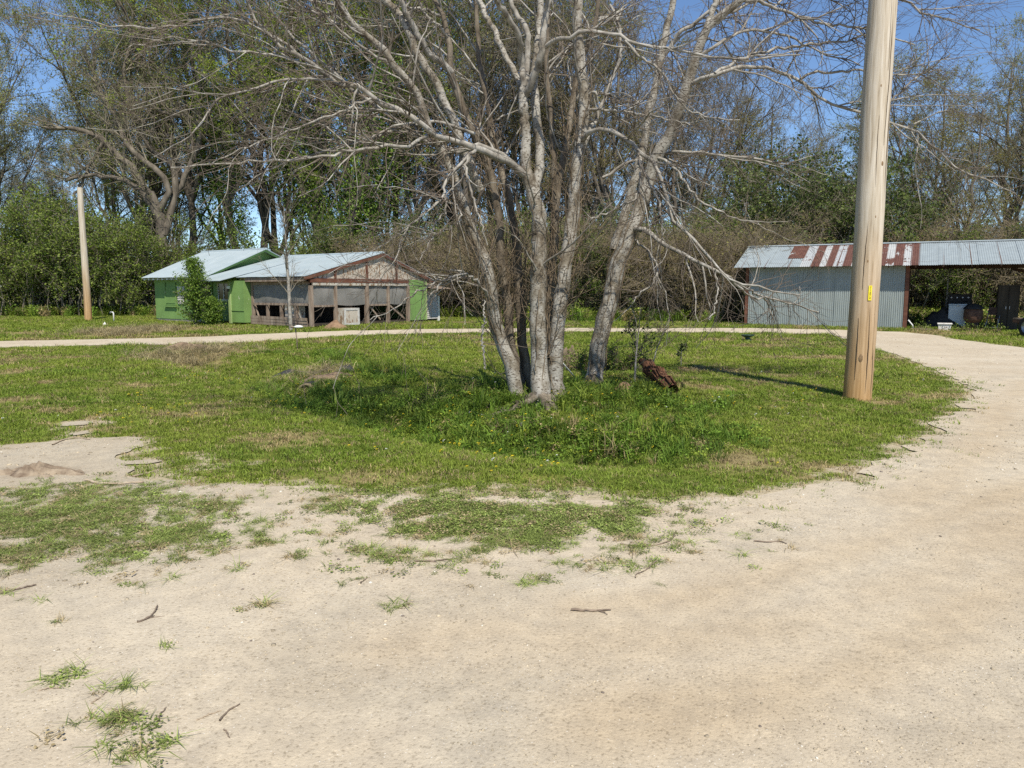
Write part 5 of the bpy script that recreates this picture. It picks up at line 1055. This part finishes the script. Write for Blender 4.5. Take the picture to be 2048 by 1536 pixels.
for px, d, h, kd in [(-120, 44, 5.8, 'privet'), (-30, 45.5, 6.2, 'privet'), (30, 44, 5.2, 'privet'), (85, 46, 6.3, 'privet'), (140, 45, 6, 'privet'), (190, 46.5, 6.6, 'privet'), (235, 45, 5.6, 'privet'), (285, 46, 5.6, 'privet'), (330, 49, 4.6, 'privet'), (10, 48, 5.6, 'mound'), (160, 49, 7, 'privet'),
                     (400, 50, 4.6, 'brush'), (450, 49, 5, 'mound'), (520, 50, 3.6, 'brush'), (590, 50, 4.0, 'brush'), (640, 48, 5.2, 'privet'), (700, 48, 5.5, 'mound'), (760, 47, 5.2, 'brush'), (800, 45, 4.8, 'brush'),
                     (850, 44, 5., 'brush'), (900, 43, 4.6, 'brush'), (945, 44, 5.2, 'brush'), (980, 42, 4.6, 'brush'), (1030, 41, 4.8, 'brush'), (1085, 41.5, 5.2, 'brush'), (1150, 40, 4.6, 'privet'), (1175, 40.5, 5.4, 'brush'), (1215, 39, 4.3, 'mound'), (1265, 39, 4.6, 'brush'), (1315, 38.5, 4.6, 'brush'),
                     (1370, 38, 4.6, 'brush'), (1420, 37.5, 4.8, 'brush'), (1468, 38, 5.0, 'brush'), (1440, 44, 6.5, 'mound'), (1500, 43, 6, 'brush'), (1550, 44, 5.6, 'brush'), (1605, 45, 9.0, 'mound'), (1668, 46, 9.6, 'mound'), (1710, 45, 6, 'brush'), (1780, 45, 7.4, 'mound'), (1820, 42, 5.2, 'brush'),
                     (1870, 41, 5., 'brush'), (1905, 39, 4.4, 'privet'), (1950, 40, 5.2, 'brush'), (2000, 39, 5.5, 'brush'), (2060, 38, 5.5, 'brush'), (2120, 38, 5, 'mound'), (1340, 43, 5.5, 'brush'), (1120, 45, 6, 'brush'), (1000, 46, 6, 'brush'), (1240, 44, 6, 'mound'), (885, 47, 6, 'mound'), (1060, 44, 6, 'privet'), (930, 46, 5, 'privet'), (1290, 42, 5.2, 'privet'), (1400, 41, 5.5, 'privet'), (1520, 46, 6.5, 'mound')]: place(kd, px, d, h)
# the dark tree with limbs thrown out to the left
dt = empty('dark_limbed_tree', G(330, 641)); dt.location = (*W(332, 600, 47)[:2], .1); tag(dt, 'old dark tree with heavy limbs reaching left over the thicket', 'tree')
DTR = [[(335, 650, 15), (330, 540, 12), (322, 470, 11), (318, 420, 10), (300, 385, 9)], [(300, 390, 8), (270, 345, 7.5), (225, 300, 7), (190, 272, 6, -.5), (150, 258, 5, -1), (90, 255, 3.4, -1.5)], [(318, 425, 8), (335, 380, 7), (315, 340, 6.5), (265, 300, 6), (225, 230, 5, .5), (200, 180, 4.2, 1), (175, 120, 3, 1.5)],
       [(328, 470, 8), (350, 390, 7.5, .5), (345, 330, 7, .8), (300, 300, 5, 1), (250, 170, 4, 1), (270, 60, 2.6, 1.5)], [(320, 440, 6), (270, 370, 5.5, -.5), (230, 358, 5, -.8), (170, 350, 4.2, -1), (130, 362, 3, -1.3)], [(345, 400, 6.5, .5), (380, 330, 6, 1), (400, 250, 5.4, 1.2), (330, 225, 4.4, .8), (290, 205, 3.6, .5)], [(400, 260, 5, 1.2), (395, 160, 4, 1.5), (410, 60, 3, 1.8), (420, -30, 2.2, 2)],
       [(205, 285, 4, -.4), (180, 330, 3.4, -.6), (150, 395, 2.6, -.8)]]
dcs = []
for k, t_ in enumerate(DTR):
    p, r = path(t_, 47, 16); p, r = knobbly(p, r, bgr, .05, .05); v, f = tubes(p[None], r[None], 8); rel(link_mesh('trunk' if k == 0 else 'limb', v, f, m_dark_bark, dt, True), dt); dcs.append((p, r))
PL, RL = stack(dcs); b2, r2 = spawn(PL, RL, 150, 3.2, 7, (.4, 1.1), .25, 1, .05, .14, .5, .05, .22, .3, bgr); b3, r3 = spawn(b2, r2, 900, 1.5, 5, (.4, 1.), .1, 1, .04, .15, .6, .02, .4, .3, bgr); b4, r4 = spawn(b3, r3, 2600, .8, 4, (.4, 1.1), .1, 1, .02, .15, .6, .011, .5, .3, bgr)
v, f = merge([tubes(b2, np.maximum(r2, .012), 4), tubes(b3, np.maximum(r3, .009), 3), tubes(b4, np.maximum(r4, .0065), 3)]); rel(link_mesh('crown', v, f, m_grey_twig, dt, True), dt)['kind'] = 'stuff'
v, f = leaves_on(b4, 3500, .12, .1, bgr); rel(link_mesh('foliage', v, f, l_grey, dt), dt)['kind'] = 'stuff'
for lst in PROTO.values():
    for o in lst:
        for ch in list(o.children): bpy.data.objects.remove(ch)
        bpy.data.objects.remove(o)
x, y, s, tn = WOODS_FLOOR; n = len(x)
hx, hy = x - A0[0], y - A0[1]; hu, hv = hx * math.cos(PHI) - hy * math.sin(PHI), hx * math.sin(PHI) + hy * math.cos(PHI); sx_, sy_ = x - SL[0], y - SL[1]; su, sv = sx_ * math.cos(PH2) - sy_ * math.sin(PH2), sx_ * math.sin(PH2) + sy_ * math.cos(PH2)
ok = ~((hu > -.5) & (hu < 13.5) & (hv > -1.2) & (hv < 9)) & ~((su > -1) & (su < 17) & (sv > -.6) & (sv < 5.6)); x, y, s, tn = x[ok], y[ok], s[ok], tn[ok]; n = len(x)
scatter('woodland_edge_growth', np.stack([x, y, tz(x, y)], 1), np.stack([bgr.normal(0, .15, n), bgr.normal(0, .15, n), bgr.uniform(0, 6.28, n)], 1), np.stack([s, s, s], 1), bgr.integers(0, 5, n), tn, wild, 'rank grass and weeds at the foot of the woods', 'undergrowth')

# ------------------------------------------------------------------ small plants about the yard
def conifer_like(name, base, h, w, seed, label):
    rg = np.random.default_rng(seed); o = empty(name, base); tag(o, label, 'shrub')
    P = np.array([[[0, 0, -.1], [.02, 0, h * .4], [.0, .02, h * .75], [0, 0, h]]]); Rr = np.array([[.05, .04, .02, .008]])
    P, Rr = [q[None] for q in resample(P[0], Rr[0], 8)]; n = 190; t = rg.uniform(.05, .98, n); a = rg.uniform(0, 6.28, n)
    ln = w * .55 * np.sin(np.clip((1 - t) * 1.15 + .12, 0, 1) * math.pi * .62) * rg.uniform(.6, 1.1, n); b = np.stack([np.zeros(n), np.zeros(n), t * h], 1)
    e = b + np.stack([np.cos(a) * ln, np.sin(a) * ln, ln * rg.uniform(.2, .8, n)], 1); B = b[:, None] + (e - b)[:, None] * np.linspace(0, 1, 5)[None, :, None]; rB = np.linspace(.012, .004, 5)[None] * np.ones((n, 1))
    v, f = merge([tubes(P, Rr, 7), tubes(B, rB, 4)]); link_mesh('trunk', v, f, m_limb_bark, o, True); v, f = leaves_on(B, 7500, .08, .07, rg, .1); link_mesh('crown', v, f, l_ivy, o)['kind'] = 'stuff'; return o
conifer_like('evergreen_shrub', G(392, 651), 2.75, 1.45, 301, 'upright broadleaf evergreen in front of the green front wall')
conifer_like('evergreen_shrub', G(425, 651), 1.05, .9, 302, 'low dark evergreen bush beside the taller one at the house wall')
def sapling(name, base, h, seed, label, lean=(0, 0), n1=16, leaf=None, nl=0, ls=.05, rad=.05, fork=.5, mat=m_grey_twig, cat='sapling'):
    rg = np.random.default_rng(seed); o = empty(name, base); tag(o, label, cat)
    pts = [(0, 0, -.15), (lean[0] * .3 * h, lean[1] * .3 * h, h * .35), (lean[0] * .75 * h, lean[1] * .75 * h, h * .7), (lean[0] * h, lean[1] * h, h)]
    p, r = resample(pts, [rad, rad * .8, rad * .45, rad * .15], 12); P, Rr = p[None], r[None]
    b1, r1 = spawn(P, Rr, n1, h * .42, 7, (.4, .95), .2, .95, .03, .1, .55, .02, .2, .5, rg); b2, r2 = spawn(b1, r1, n1 * 7, h * .14, 5, (.4, 1.), .2, 1, .02, .15, .6, .008, .4, .4, rg); b3, r3 = spawn(b2, r2, n1 * 14, h * .06, 4, (.4, 1.), .2, 1, .02, .15, .6, .005, .5, .4, rg)
    v, f = tubes(P, Rr, 8); link_mesh('trunk', v, f, m_limb_bark, o, True); v, f = merge([tubes(b1, np.maximum(r1, .004), 4), tubes(b2, np.maximum(r2, .003), 3), tubes(b3, np.maximum(r3, .0025), 3)]); link_mesh('branches', v, f, mat, o, True)['kind'] = 'stuff'
    if nl: v, f = leaves_on(np.concatenate([b2]), nl, ls, .02, rg); link_mesh('foliage', v, f, leaf, o)['kind'] = 'stuff'
    return o
sapling('bare_sapling', G(582, 660), 4.6, 311, 'slender leafless sapling growing in front of the screened porch', (-.03, .02), 22, rad=.075)
sapling('leafy_sapling', G(1268, 772), 1.2, 312, 'small dark leafed sapling on the mound beside the rotten log', (.06, 0), 12, l_dark, 260, .06, .018)
sapling('twiggy_bush', G(1300, 745), 1.25, 313, 'thin bare twigs fanning out beyond the rotten log', (.35, .2), 16, rad=.014, mat=m_vine, cat='bush')
sapling('dark_seedling', G(1362, 732), .5, 314, 'short dark green seedling standing at the tip of the pole shadow', (.0, 0), 10, l_dark, 220, .05, .012, cat='seedling')
def fern_clump(name, base, h, w, seed, label, leaf, nl, ls):
    o = build_shrub(name, h, w, seed, leaf, nl, ls, m_vine, 12, 160, .1, 260); o.location = tuple(base); tag(o, label, 'bush'); return o
fern_clump('green_bush', G(1228, 740), .75, 1.3, 321, 'bright green bush just behind the leaning trunk', l_privet, 3200, .04)
fern_clump('green_bush', G(1160, 742), .62, 1.0, 322, 'low green bush between the clump and the leaning trunk', l_privet, 1800, .04)
fern_clump('weedy_bush', G(1285, 792), .3, .7, 323, 'low weeds growing over the dirt mound by the rotten log', l_privet, 900, .035)
# reeds by the culvert
rgk = np.random.default_rng(15)
for (px, py, hh, lb) in ((678, 822, .42, 'clump of upright green iris blades in the ditch below the culvert'), (735, 832, .40, 'broader clump of iris blades in the ditch, further from the culvert')):
    b = G(px, py); v, f = blades(16, hh, .10, .022, .45, rgk); o = link_mesh('iris_clump', v, f, l_ivy); o.location = tuple(b); tag(o, lb, 'plant')

# ------------------------------------------------------------------ culvert, rotten log, mound, debris
m_rot = M('rotten_wood', [(.3, (.04, .02, .013)), (.55, (.125, .06, .034)), (.8, (.26, .14, .08))], 9, 6, (.3, 1, 1), .95, 1., .03)
m_dirt = M('red_dirt', [(.3, (.15, .09, .055)), (.7, (.30, .20, .125))], 6, 6, rough=1, bmp=.8, bdist=.03)
m_sand_dirt = M('brown_dirt', [(.3, (.13, .09, .06)), (.7, (.26, .19, .13))], 7, 6, rough=1, bmp=.9, bdist=.03)
m_conc_pipe = M('concrete_pipe', [(.3, (.10, .08, .05)), (.7, (.24, .195, .125))], 9, 5, rough=.95, bmp=.5)
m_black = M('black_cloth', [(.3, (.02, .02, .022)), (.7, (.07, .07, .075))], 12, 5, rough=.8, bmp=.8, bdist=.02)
cb = G(612, 786) - np.array([0, 0, .11]); cul = empty('culvert', cb); tag(cul, 'half buried culvert mouth with dark opening in the ditch bank', 'culvert')
dirv = np.array([.18, 1., 0]); dirv /= np.linalg.norm(dirv)
def ring(r0, r1, a, b):
    mb = MB(); n = 24; vs = []
    for q in (a, b):
        for r in (r0, r1):
            for k in range(n):
                t = 2 * math.pi * k / n; vs.append((math.cos(t) * r * dirv[1] + dirv[0] * q, -math.cos(t) * r * dirv[0] + dirv[1] * q, math.sin(t) * r + .12))
    fs = []
    for k in range(n):
        j = (k + 1) % n; fs += [(k, j, n + j, n + k), (n + k, n + j, 3 * n + j, 3 * n + k), (j, k, 2 * n + k, 2 * n + j)]
    return mb.add(vs, fs)
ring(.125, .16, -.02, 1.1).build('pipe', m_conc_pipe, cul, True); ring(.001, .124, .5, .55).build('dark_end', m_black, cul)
for q in range(3): ring(.163, .175, .10 + q * .07, .13 + q * .07).build('rib', m_black, cul, True)
def lump(name, base, sx, sy, sz, seed, mat, label, cat, rot=0, rough=.25, n=30, freq=2.2):
    """low heap that runs out into the ground"""
    vs = [(0, 0, sz)]; fs = []; m_ = 11
    for i in range(1, m_):
        t = i / (m_ - 1) * 1.25
        for k in range(n):
            a = 2 * math.pi * k / n; x_, y_ = math.cos(a) * t, math.sin(a) * t; d = 1 + rough * (float(fbm(x_ * freq + seed * 3.1, y_ * freq + seed, 4)) - .5) * 3
            z_ = sz * math.exp(-(t * 1.35) ** 2) * max(.15, d) - .05 * t * t; vs.append((x_ * sx, y_ * sy, z_))
    fs = [(0, 1 + k, 1 + (k + 1) % n) for k in range(n)] + [(1 + i * n + k, 1 + (i + 1) * n + k, 1 + (i + 1) * n + (k + 1) % n, 1 + i * n + (k + 1) % n) for i in range(m_ - 2) for k in range(n)]
    o = link_mesh(name, vs, fs, mat, None, True); o.location = tuple(map(float, base)); o.rotation_euler = (0, 0, rot); return tag(o, label, cat)
lump('ditch_cloth', G(690, 744), .26, .2, .13, 41, m_black, 'crumpled black cloth heap above the culvert', 'cloth', rough=.6); lump('ditch_cloth', G(575, 750), .3, .14, .10, 42, m_black, 'flattened strip of black cloth on the ditch bank beside the culvert', 'cloth', rough=.6)
lump('culvert_bank', G(640, 772) + np.array([.1, .55, 0]), .8, .5, .17, 43, m_sand_dirt, 'bare brown earth bank above the culvert mouth', 'earth', rough=.5)
lump('eroded_bank', G(375, 716), 1.1, .5, .14, 44, m_sand_dirt, 'eroded brown bank with straw at the head of the ditch', 'earth', rough=.6)
lump('dirt_mound', G(1240, 782), .42, .34, .15, 45, m_dirt, 'low reddish dirt mound under the rotten log', 'earth', rough=.5)
lump('dirt_pile', G(70, 950), .62, .26, .055, 46, M('dug_earth', [(.35, (.14, .10, .07)), (.65, (.33, .265, .19))], 9, 7, rough=1, bmp=1., bdist=.03), 'small dug patch of loose brown dirt on the sandy strip', 'earth', rough=1.5, n=64, freq=5.5)
lump('sand_heap', at_house(UG + .9, .55, 0), .5, .42, .24, 47, m_dirt, 'heap of orange sand before the porch corner post', 'sand', rough=.4)
lump('old_stump', G(1138, 728), .34, .26, .24, 48, m_vine, 'rotted red brown stump between the two pale trees', 'stump', rough=.9)
# log: splintered strands
la, lb_ = G(1345, 790) + np.array([0, 0, .07]), G(1288, 760); lb_ = W(1283, 722, lb_[1] + .15)
log = empty('rotten_log', la); tag(log, 'splintered red brown rotten log leaning on the dirt mound', 'log')
p, r = resample([la - la, (lb_ - la) * .5 + np.array([0, 0, .02]), lb_ - la], [.085, .1, .06], 14); p, r = knobbly(p, r, rgk, .12, .012); v, f = tubes(p[None], r[None], 12); link_mesh('core', v, f, m_rot, log, True)
sp_ = []
for k in range(34):
    a = rgk.uniform(0, 6.28); i0 = rgk.integers(0, 8); i1 = min(13, i0 + rgk.integers(3, 7)); q = p[i0:i1 + 1] + np.stack([np.cos(a) * r[i0:i1 + 1], np.cos(a + 1) * .5 * r[i0:i1 + 1], np.sin(a) * r[i0:i1 + 1]], 1) * rgk.uniform(.9, 1.25)
    sp_.append(resample(q, np.linspace(.014, .006, len(q)), 6))
v, f = tubes(np.stack([a for a, _ in sp_]), np.stack([b for _, b in sp_]), 5); link_mesh('splinters', v, f, m_rot, log, True)['kind'] = 'stuff'
# white plastic rod against the trunk
ra, rb = G(1156, 762), W(1122, 722, D0 + .35); MB().tube([tuple(ra), tuple(rb)], .010, 8).build('white_rod', m_white, None, True); tag(bpy.data.objects['white_rod'], 'thin white rod propped against the front pale stem', 'rod')
# fallen sticks on the gravel
m_stick = M('stick_bark', [(.3, (.10, .075, .055)), (.7, (.27, .21, .16))], 14, 4, rough=.9, bmp=.4, bdist=.004); m_pale_stick = M('pale_stick', [(.3, (.28, .21, .14)), (.7, (.48, .40, .30))], 14, 4, rough=.9, bmp=.3)
def stick(pts, r, label, mat=m_stick, group=None):
    r = r * .68
    P = [G(*q) + np.array([0, 0, .012 + r]) for q in pts]; o = empty('fallen_stick', P[0]); P = [q - P[0] for q in P]
    p, rr = resample(P, np.linspace(r, r * .6, len(P)), 14); p, rr = knobbly(p, rr, rgk, .12, .002); v, f = tubes(p[None], rr[None], 7); link_mesh('stem', v, f, mat, o, True)
    if r > .005:
        b, br = spawn(p[None], rr[None], 2, .06, 4, (.4, .9), .2, .8, 0, .1, .6, .004, .6, 0, rgk); b[:, :, 2] = p[:, 2].min() + .1 * np.clip(b[:, :, 2] - p[:, 2].min(), -.02, .1); v, f = tubes(b, np.maximum(br, .0018), 4); link_mesh('twig', v, f, mat, o, True)
    return tag(o, label, 'stick', group)
stick([(275, 1250), (295, 1243), (310, 1230), (315, 1217)], .008, 'curved dark hooked stick lying alone on bare gravel')
stick([(1142, 1226), (1180, 1228), (1222, 1226)], .009, 'straight thick brown stick lying flat on open gravel')
stick([(1240, 1093), (1290, 1097), (1330, 1090), (1346, 1080), (1352, 1066)], .008, 'long bent stick touching the edge of the weed patch'); stick([(1256, 1094), (1264, 1108), (1265, 1122)], .005, 'short twig crossing under the long bent stick')
stick([(1312, 1128), (1290, 1146), (1272, 1154), (1271, 1161)], .006, 'thin hooked twig near the long bent stick'); stick([(440, 1449), (455, 1430), (480, 1415)], .006, 'dark slanting twig near the grass tufts'); stick([(393, 1447), (420, 1436), (443, 1428)], .004, 'pale thin twig lying next to the dark slanting twig', m_pale_stick)
stick([(315, 1452), (322, 1435), (333, 1422)], .005, 'short dark twig at the edge of the largest grass tuft'); stick([(182, 1414), (200, 1402), (214, 1390)], .005, 'greyish twig across the round grass tuft', m_pale_stick); stick([(78, 1387), (100, 1384), (122, 1382)], .004, 'straight pale twig under the ragged grass tuft', m_pale_stick)
stick([(830, 1128), (870, 1127), (906, 1122)], .008, 'brown stick at the lower fringe of the weed patch'); stick([(1508, 1087), (1535, 1089), (1555, 1087), (1573, 1092)], .007, 'crooked stick on open gravel beyond the weed patch'); stick([(172, 965), (200, 972), (240, 972), (288, 969)], .016, 'long pale peeled branch on the sandy patch', m_pale_stick)
stick([(265, 957), (295, 950), (318, 943)], .009, 'short crooked branch beside the long pale branch', m_pale_stick); stick([(2, 1192), (35, 1184), (73, 1175)], .008, 'dark stick among the sparse grass by the sandy strip'); stick([(448, 1466), (455, 1474), (460, 1482)], .004, 'tiny bare twig beyond the dark slanting twig'); stick([(735, 1160), (720, 1172), (733, 1162)], .004, 'small reddish twig among scattered weed sprigs')
stick([(105, 893), (125, 884), (150, 878), (180, 882)], .012, 'brown root like branch on the lawn by the bare sand', m_pale_stick); stick([(1455, 797), (1470, 793), (1495, 791)], .008, 'pale stick lying in the mown grass near the pole shadow', m_pale_stick)
# litter and small fixtures
lump('white_flower_litter', G(1043, 866), .05, .04, .08, 51, m_white, 'crumpled white scrap in the ditch grass below the tree', 'litter', rough=.9); lump('white_litter', G(210, 650), .12, .06, .1, 52, m_white, 'white scrap lying in the yard near the slim pole', 'litter', rough=.9)
sb = G(595, 699); so = empty('garden_stake', sb); tag(so, 'thin dark stake with a flat white head in the lawn ditch', 'stake'); MB().tube([(0, 0, -.1), (-.01, 0, .3), (-.045, 0, .60)], [.016, .016, .013], 8).build('stake', m_old_wood, so, True); MB().lathe([(.001, .58), (.07, .585), (.13, .61), (.125, .63), (.06, .66), (.001, .665)], 16, (.05, 0, 0)).build('head', m_white, so, True); MB().tube([(-.16, 0, .62), (-.03, 0, .61)], [.03, .02], 8).build('arm', m_old_wood, so, True)
pb_ = G(228, 644); so = empty('standpipe', pb_); tag(so, 'small white plastic standpipe in the yard beside the slim pole', 'pipe'); MB().tube([(0, 0, -.1), (0, 0, .42), (-.02, 0, .46), (-.14, 0, .46), (-.15, 0, .40)], .03, 8).build('pipe', m_white, so, True)
bb_ = G(1495, 681); so = empty('birdbath', bb_); tag(so, 'low dark green plastic dish on a short foot, on the lawn', 'birdbath')
m_dgreen = M('dark_green_plastic', [(.3, (.015, .04, .03)), (.7, (.03, .07, .05))], 6, rough=.35, bmp=0, spec=.5)
MB().lathe([(.001, .10), (.10, .105), (.17, .135), (.215, .175), (.21, .185), (.16, .15), (.001, .125)], 24).build('dish', m_dgreen, so, True); MB().lathe([(.14, -.02), (.11, .03), (.06, .06), (.075, .11)], 20).build('foot', m_dgreen, so, True)
for k in range(3): MB().beam((.12 * math.cos(k * 2.1), .12 * math.sin(k * 2.1), -.02), (.05 * math.cos(k * 2.1), .05 * math.sin(k * 2.1), .1), .03, .02).build('leg', m_dgreen, so)

# ------------------------------------------------------------------ things stored in the open bay
m_enamel = M('white_enamel', [(.3, (.38, .44, .48)), (.7, (.46, .51, .55))], 3, 4, rough=.35, bmp=0, spec=.5); m_rusty = M('rusty_iron', [(.3, (.06, .035, .028)), (.6, (.14, .075, .05)), (.8, (.24, .15, .11))], 10, 5, rough=.85, bmp=.5); m_foam = M('white_foam', [(.3, (.60, .58, .54)), (.7, (.78, .76, .72))], 14, 5, rough=.9, bmp=.4, fleck=(.14, .10, .07), fscale=7, fpos=(.62, .66)); m_iron = M('black_iron', [(.3, (.018, .017, .016)), (.7, (.05, .045, .042))], 8, rough=.6, bmp=.3); m_steel = M('dull_steel', [(.3, (.30, .30, .30)), (.7, (.45, .45, .45))], 8, rough=.4, metal=.6, bmp=0)
def in_bay(px, v_): u_ = shed_u(px, v_); p = at_shed(u_, v_); return Vector((p.x, p.y, float(tz(p.x, p.y))))
o = empty('chest_freezer', in_bay(1918, 1.55), -PH2); tag(o, 'pale blue white upright appliance standing in the open bay', 'appliance'); MB().box(-.31, .31, -.0, .6, .04, .92).build('cabinet', m_enamel, o, bevel=.02); MB().box(-.32, .32, -.012, .61, .923, .97).build('lid', m_enamel, o, bevel=.012); MB().box(-.27, .27, .05, .55, -.04, .037).build('base', m_iron, o); MB().box(-.05, .05, -.03, -.013, .88, .915).build('handle', m_steel, o)
o = empty('old_stove', in_bay(1922, 2.7), -PH2); tag(o, 'dark old cooking range standing behind the pale appliance', 'stove'); MB().box(-.42, .42, 0, .6, 0, 1.0).build('body', m_iron, o, bevel=.015); MB().box(-.42, .42, .45, .6, 1.003, 1.32).build('backsplash', m_iron, o, bevel=.015)
for k in range(4): MB().lathe([(.001, .05), (.03, .05), (.035, 0)], 12, (0, 0, 0)).build('knob', m_steel, o).location = (-.3 + k * .2, .44, 1.18)
for q in o.children:
    if q.name.startswith('knob'): q.rotation_euler = (math.pi / 2, 0, 0)
o = empty('fire_drum', in_bay(1950, 1.35), -PH2); tag(o, 'rusty barrel grill with black domed lid on legs', 'grill'); MB().lathe([(.20, .27), (.30, .36), (.335, .46), (.325, .70), (.30, .80)], 20).build('bowl', m_rusty, o, True); MB().lathe([(.37, .795), (.33, .86), (.22, .96), (.10, 1.0), (.001, 1.005)], 20).build('lid', m_iron, o, True); MB().lathe([(.338, .47), (.35, .485), (.338, .50)], 20).build('band', m_rusty, o, True)
MB().box(-.17, .17, -.345, -.325, .52, .70).build('door', m_rusty, o)
for k in range(4): a = k * 1.57 + .78; MB().beam((.24 * math.cos(a), .24 * math.sin(a), -.05), (.2 * math.cos(a), .2 * math.sin(a), .36), .04, .04).build('leg', m_iron, o)
MB().lathe([(.21, .28), (.20, .06), (.001, .05)], 16).build('ash_pan', m_iron, o, True)
o = empty('foam_cooler', in_bay(1894, .15), -PH2); tag(o, 'small scuffed white foam cooler on the grass before the bay', 'cooler'); MB().prism([(-.19, -.16, 0), (.19, -.16, 0), (.22, -.18, .24), (-.22, -.18, .24)], .34, (0, 1, 0)).build('box', m_foam, o); MB().box(-.25, .25, -.21, .19, .243, .29).build('lid', m_foam, o, bevel=.01)
o = empty('folding_chair', in_bay(1990, 1.45), -PH2 - .3); tag(o, 'old folding chair with brown seat back leaning in the bay', 'chair')
for sx in (-.2, .2):
    MB().tube([(sx, -.25, 0), (sx, .05, .45), (sx, .25, .92)], .013, 6).build('leg', m_steel, o, True); MB().tube([(sx * .9, .28, 0), (sx * .9, -.12, .47)], .013, 6).build('leg', m_steel, o, True)
MB().box(-.22, .22, -.2, .2, .44, .47).build('seat', m_rusty, o, bevel=.01); MB().prism([(-.2, .10, .58), (.2, .10, .58), (.2, .22, .88), (-.2, .22, .88)], .025, (0, 1, 0)).build('backrest', m_rusty, o); MB().tube([(-.2, -.25, .12), (.2, -.25, .12)], .01, 6).build('crossbar', m_steel, o)
o = empty('dark_wardrobe', in_bay(2018, 1.5), -PH2); tag(o, 'tall dark wooden wardrobe against the bay post', 'wardrobe'); MB().box(-.34, .36, 0, .55, 0, 1.72).build('body', m_dark_in, o)
for sx in (-.32, .02): d = MB().box(sx, sx + .31, -.022, -.002, .05, 1.66).build('door', m_dark_in, o); MB().box(sx + (.25 if sx < 0 else .03), sx + (.27 if sx < 0 else .05), -.04, -.024, .8, .92).build('handle', m_steel, d)
lump('tarp_heap', in_bay(1882, 1.9), 1.0, .6, .62, 61, m_iron, 'low heap under a black tarp in the open bay', 'tarp', -PH2, .5)
o = sapling('fallen_branch', in_bay(1895, 3.2), 2.3, 316, 'dark forked branch leaning upright inside the open bay', (.05, .1), 7, rad=.06, mat=m_dark_bark, cat='branch')
for k, (px, lb) in enumerate(((1843, 'leafy weeds at the foot of the red shed post'), (1917, 'leafy weeds in front of the pale appliance'), (1945, 'leafy weeds under the barrel grill'), (1985, 'leafy weeds round the folding chair'))):
    c = in_bay(px, .05); q = build_shrub('bay_weeds', .38, .7, 330 + k, l_privet, 420, .06, m_vine, 9, 60, 0, 80); q.location = c; tag(q, lb, 'weeds')
o = empty('broken_gutter', in_bay(1826, .2), -PH2); tag(o, 'bent white pipe and boards lying at the shed corner', 'debris'); MB().tube([(-.1, 0, .36), (.06, .0, .16), (.08, 0, .02)], .025, 8).build('pipe', m_white, o, True); MB().beam((.0, -.1, .03), (.75, -.2, .03), .09, .03).build('board', m_pale_stick, o); MB().beam((.1, -.22, .03), (.6, -.34, .03), .07, .03).build('board', m_pale_stick, o)
# farm trailer whose wheel just enters the frame
m_tyre = M('tyre_rubber', [(.3, (.018, .018, .018)), (.7, (.04, .038, .036))], 12, rough=.85, bmp=.4); tb = G(2056, 676); tro = empty('farm_trailer', tb, R_(8)); tag(tro, 'flat farm trailer with black tyred wheels parked by the drive', 'trailer')
for sx in (0, 1.75):
    wh = empty('wheel'); wh.parent = tro; wh.location = (sx, 0, .37); wh.rotation_euler = (0, math.pi / 2, 0)
    MB().lathe([(.21, -.10), (.30, -.12), (.355, -.09), (.37, -.03), (.37, .03), (.355, .09), (.30, .12), (.21, .10)], 28).build('tyre', m_tyre, wh, True); MB().lathe([(.212, -.10), (.19, -.05), (.06, -.03), (.05, -.09), (.001, -.095)], 20).build('rim', m_steel, wh, True); MB().lathe([(.001, .095), (.05, .09), (.06, .03), (.19, .05), (.212, .10)], 20).build('rim', m_steel, wh, True)
MB().tube([(.1, 0, .37), (1.65, 0, .37)], .04, 8).build('axle', m_rusty, tro)
for k in range(8): MB().box(.24 + k * .16, .385 + k * .16, -1.5, 1.0, .60, .64).build('deck_board', m_old_wood, tro)
for sx in (.24, 1.44): MB().box(sx, sx + .08, -1.5, 1.0, .48, .597).build('frame_rail', m_rusty, tro)
for sy in (-1.0, -.04, .8): MB().box(.33, 1.43, sy, sy + .08, .42, .477).build('cross_member', m_rusty, tro)
MB().beam((.88, -1.45, .5), (.88, -2.6, .42), .1, .1).build('drawbar', m_rusty, tro); MB().beam((.88, -2.5, .42), (.88, -2.5, -.02), .05, .05).build('jack_leg', m_rusty, tro)
# root flare of the two pale trees
for root_o, px, py, k in ((tree, 1083, 812, 11), (tree2, 1186, 768, 6)):
    c = G(px, py)
    for j in range(k):
        a = 2 * math.pi * j / k + rgk.uniform(-.3, .3); L = rgk.uniform(.45, .8) if root_o is tree else rgk.uniform(.35, .5)
        o0 = .10 if root_o is tree else .02
        q = [c + np.array([math.cos(a) * (o0 + L * t), math.sin(a) * (o0 + L * t) * .8, (.15 if root_o is tree else .12) * (1 - t) ** 2.2 - .05 * t - .02]) for t in np.linspace(0, 1, 6)]
        p, r = resample(q, [.062, .05, .042, .034, .025, .014], 9); p, r = knobbly(p, r, rgk, .10, .012); v, f = tubes(p[None], r[None], 8); rel(link_mesh('root', v, f, m_brown_bark, root_o, True), root_o)
fern_clump('weedy_bush', G(1125, 800), .28, .8, 324, 'leafy weeds crowding the foot of the front pale stem', l_privet, 900, .035)
fern_clump('weedy_bush', G(1010, 806), .24, .8, 325, 'leafy weeds beside the left foot of the pale stem clump', l_privet, 800, .03)
fern_clump('weedy_bush', G(1195, 800), .26, .9, 326, 'spreading weeds in front of the leaning trunk foot', l_privet, 900, .035)
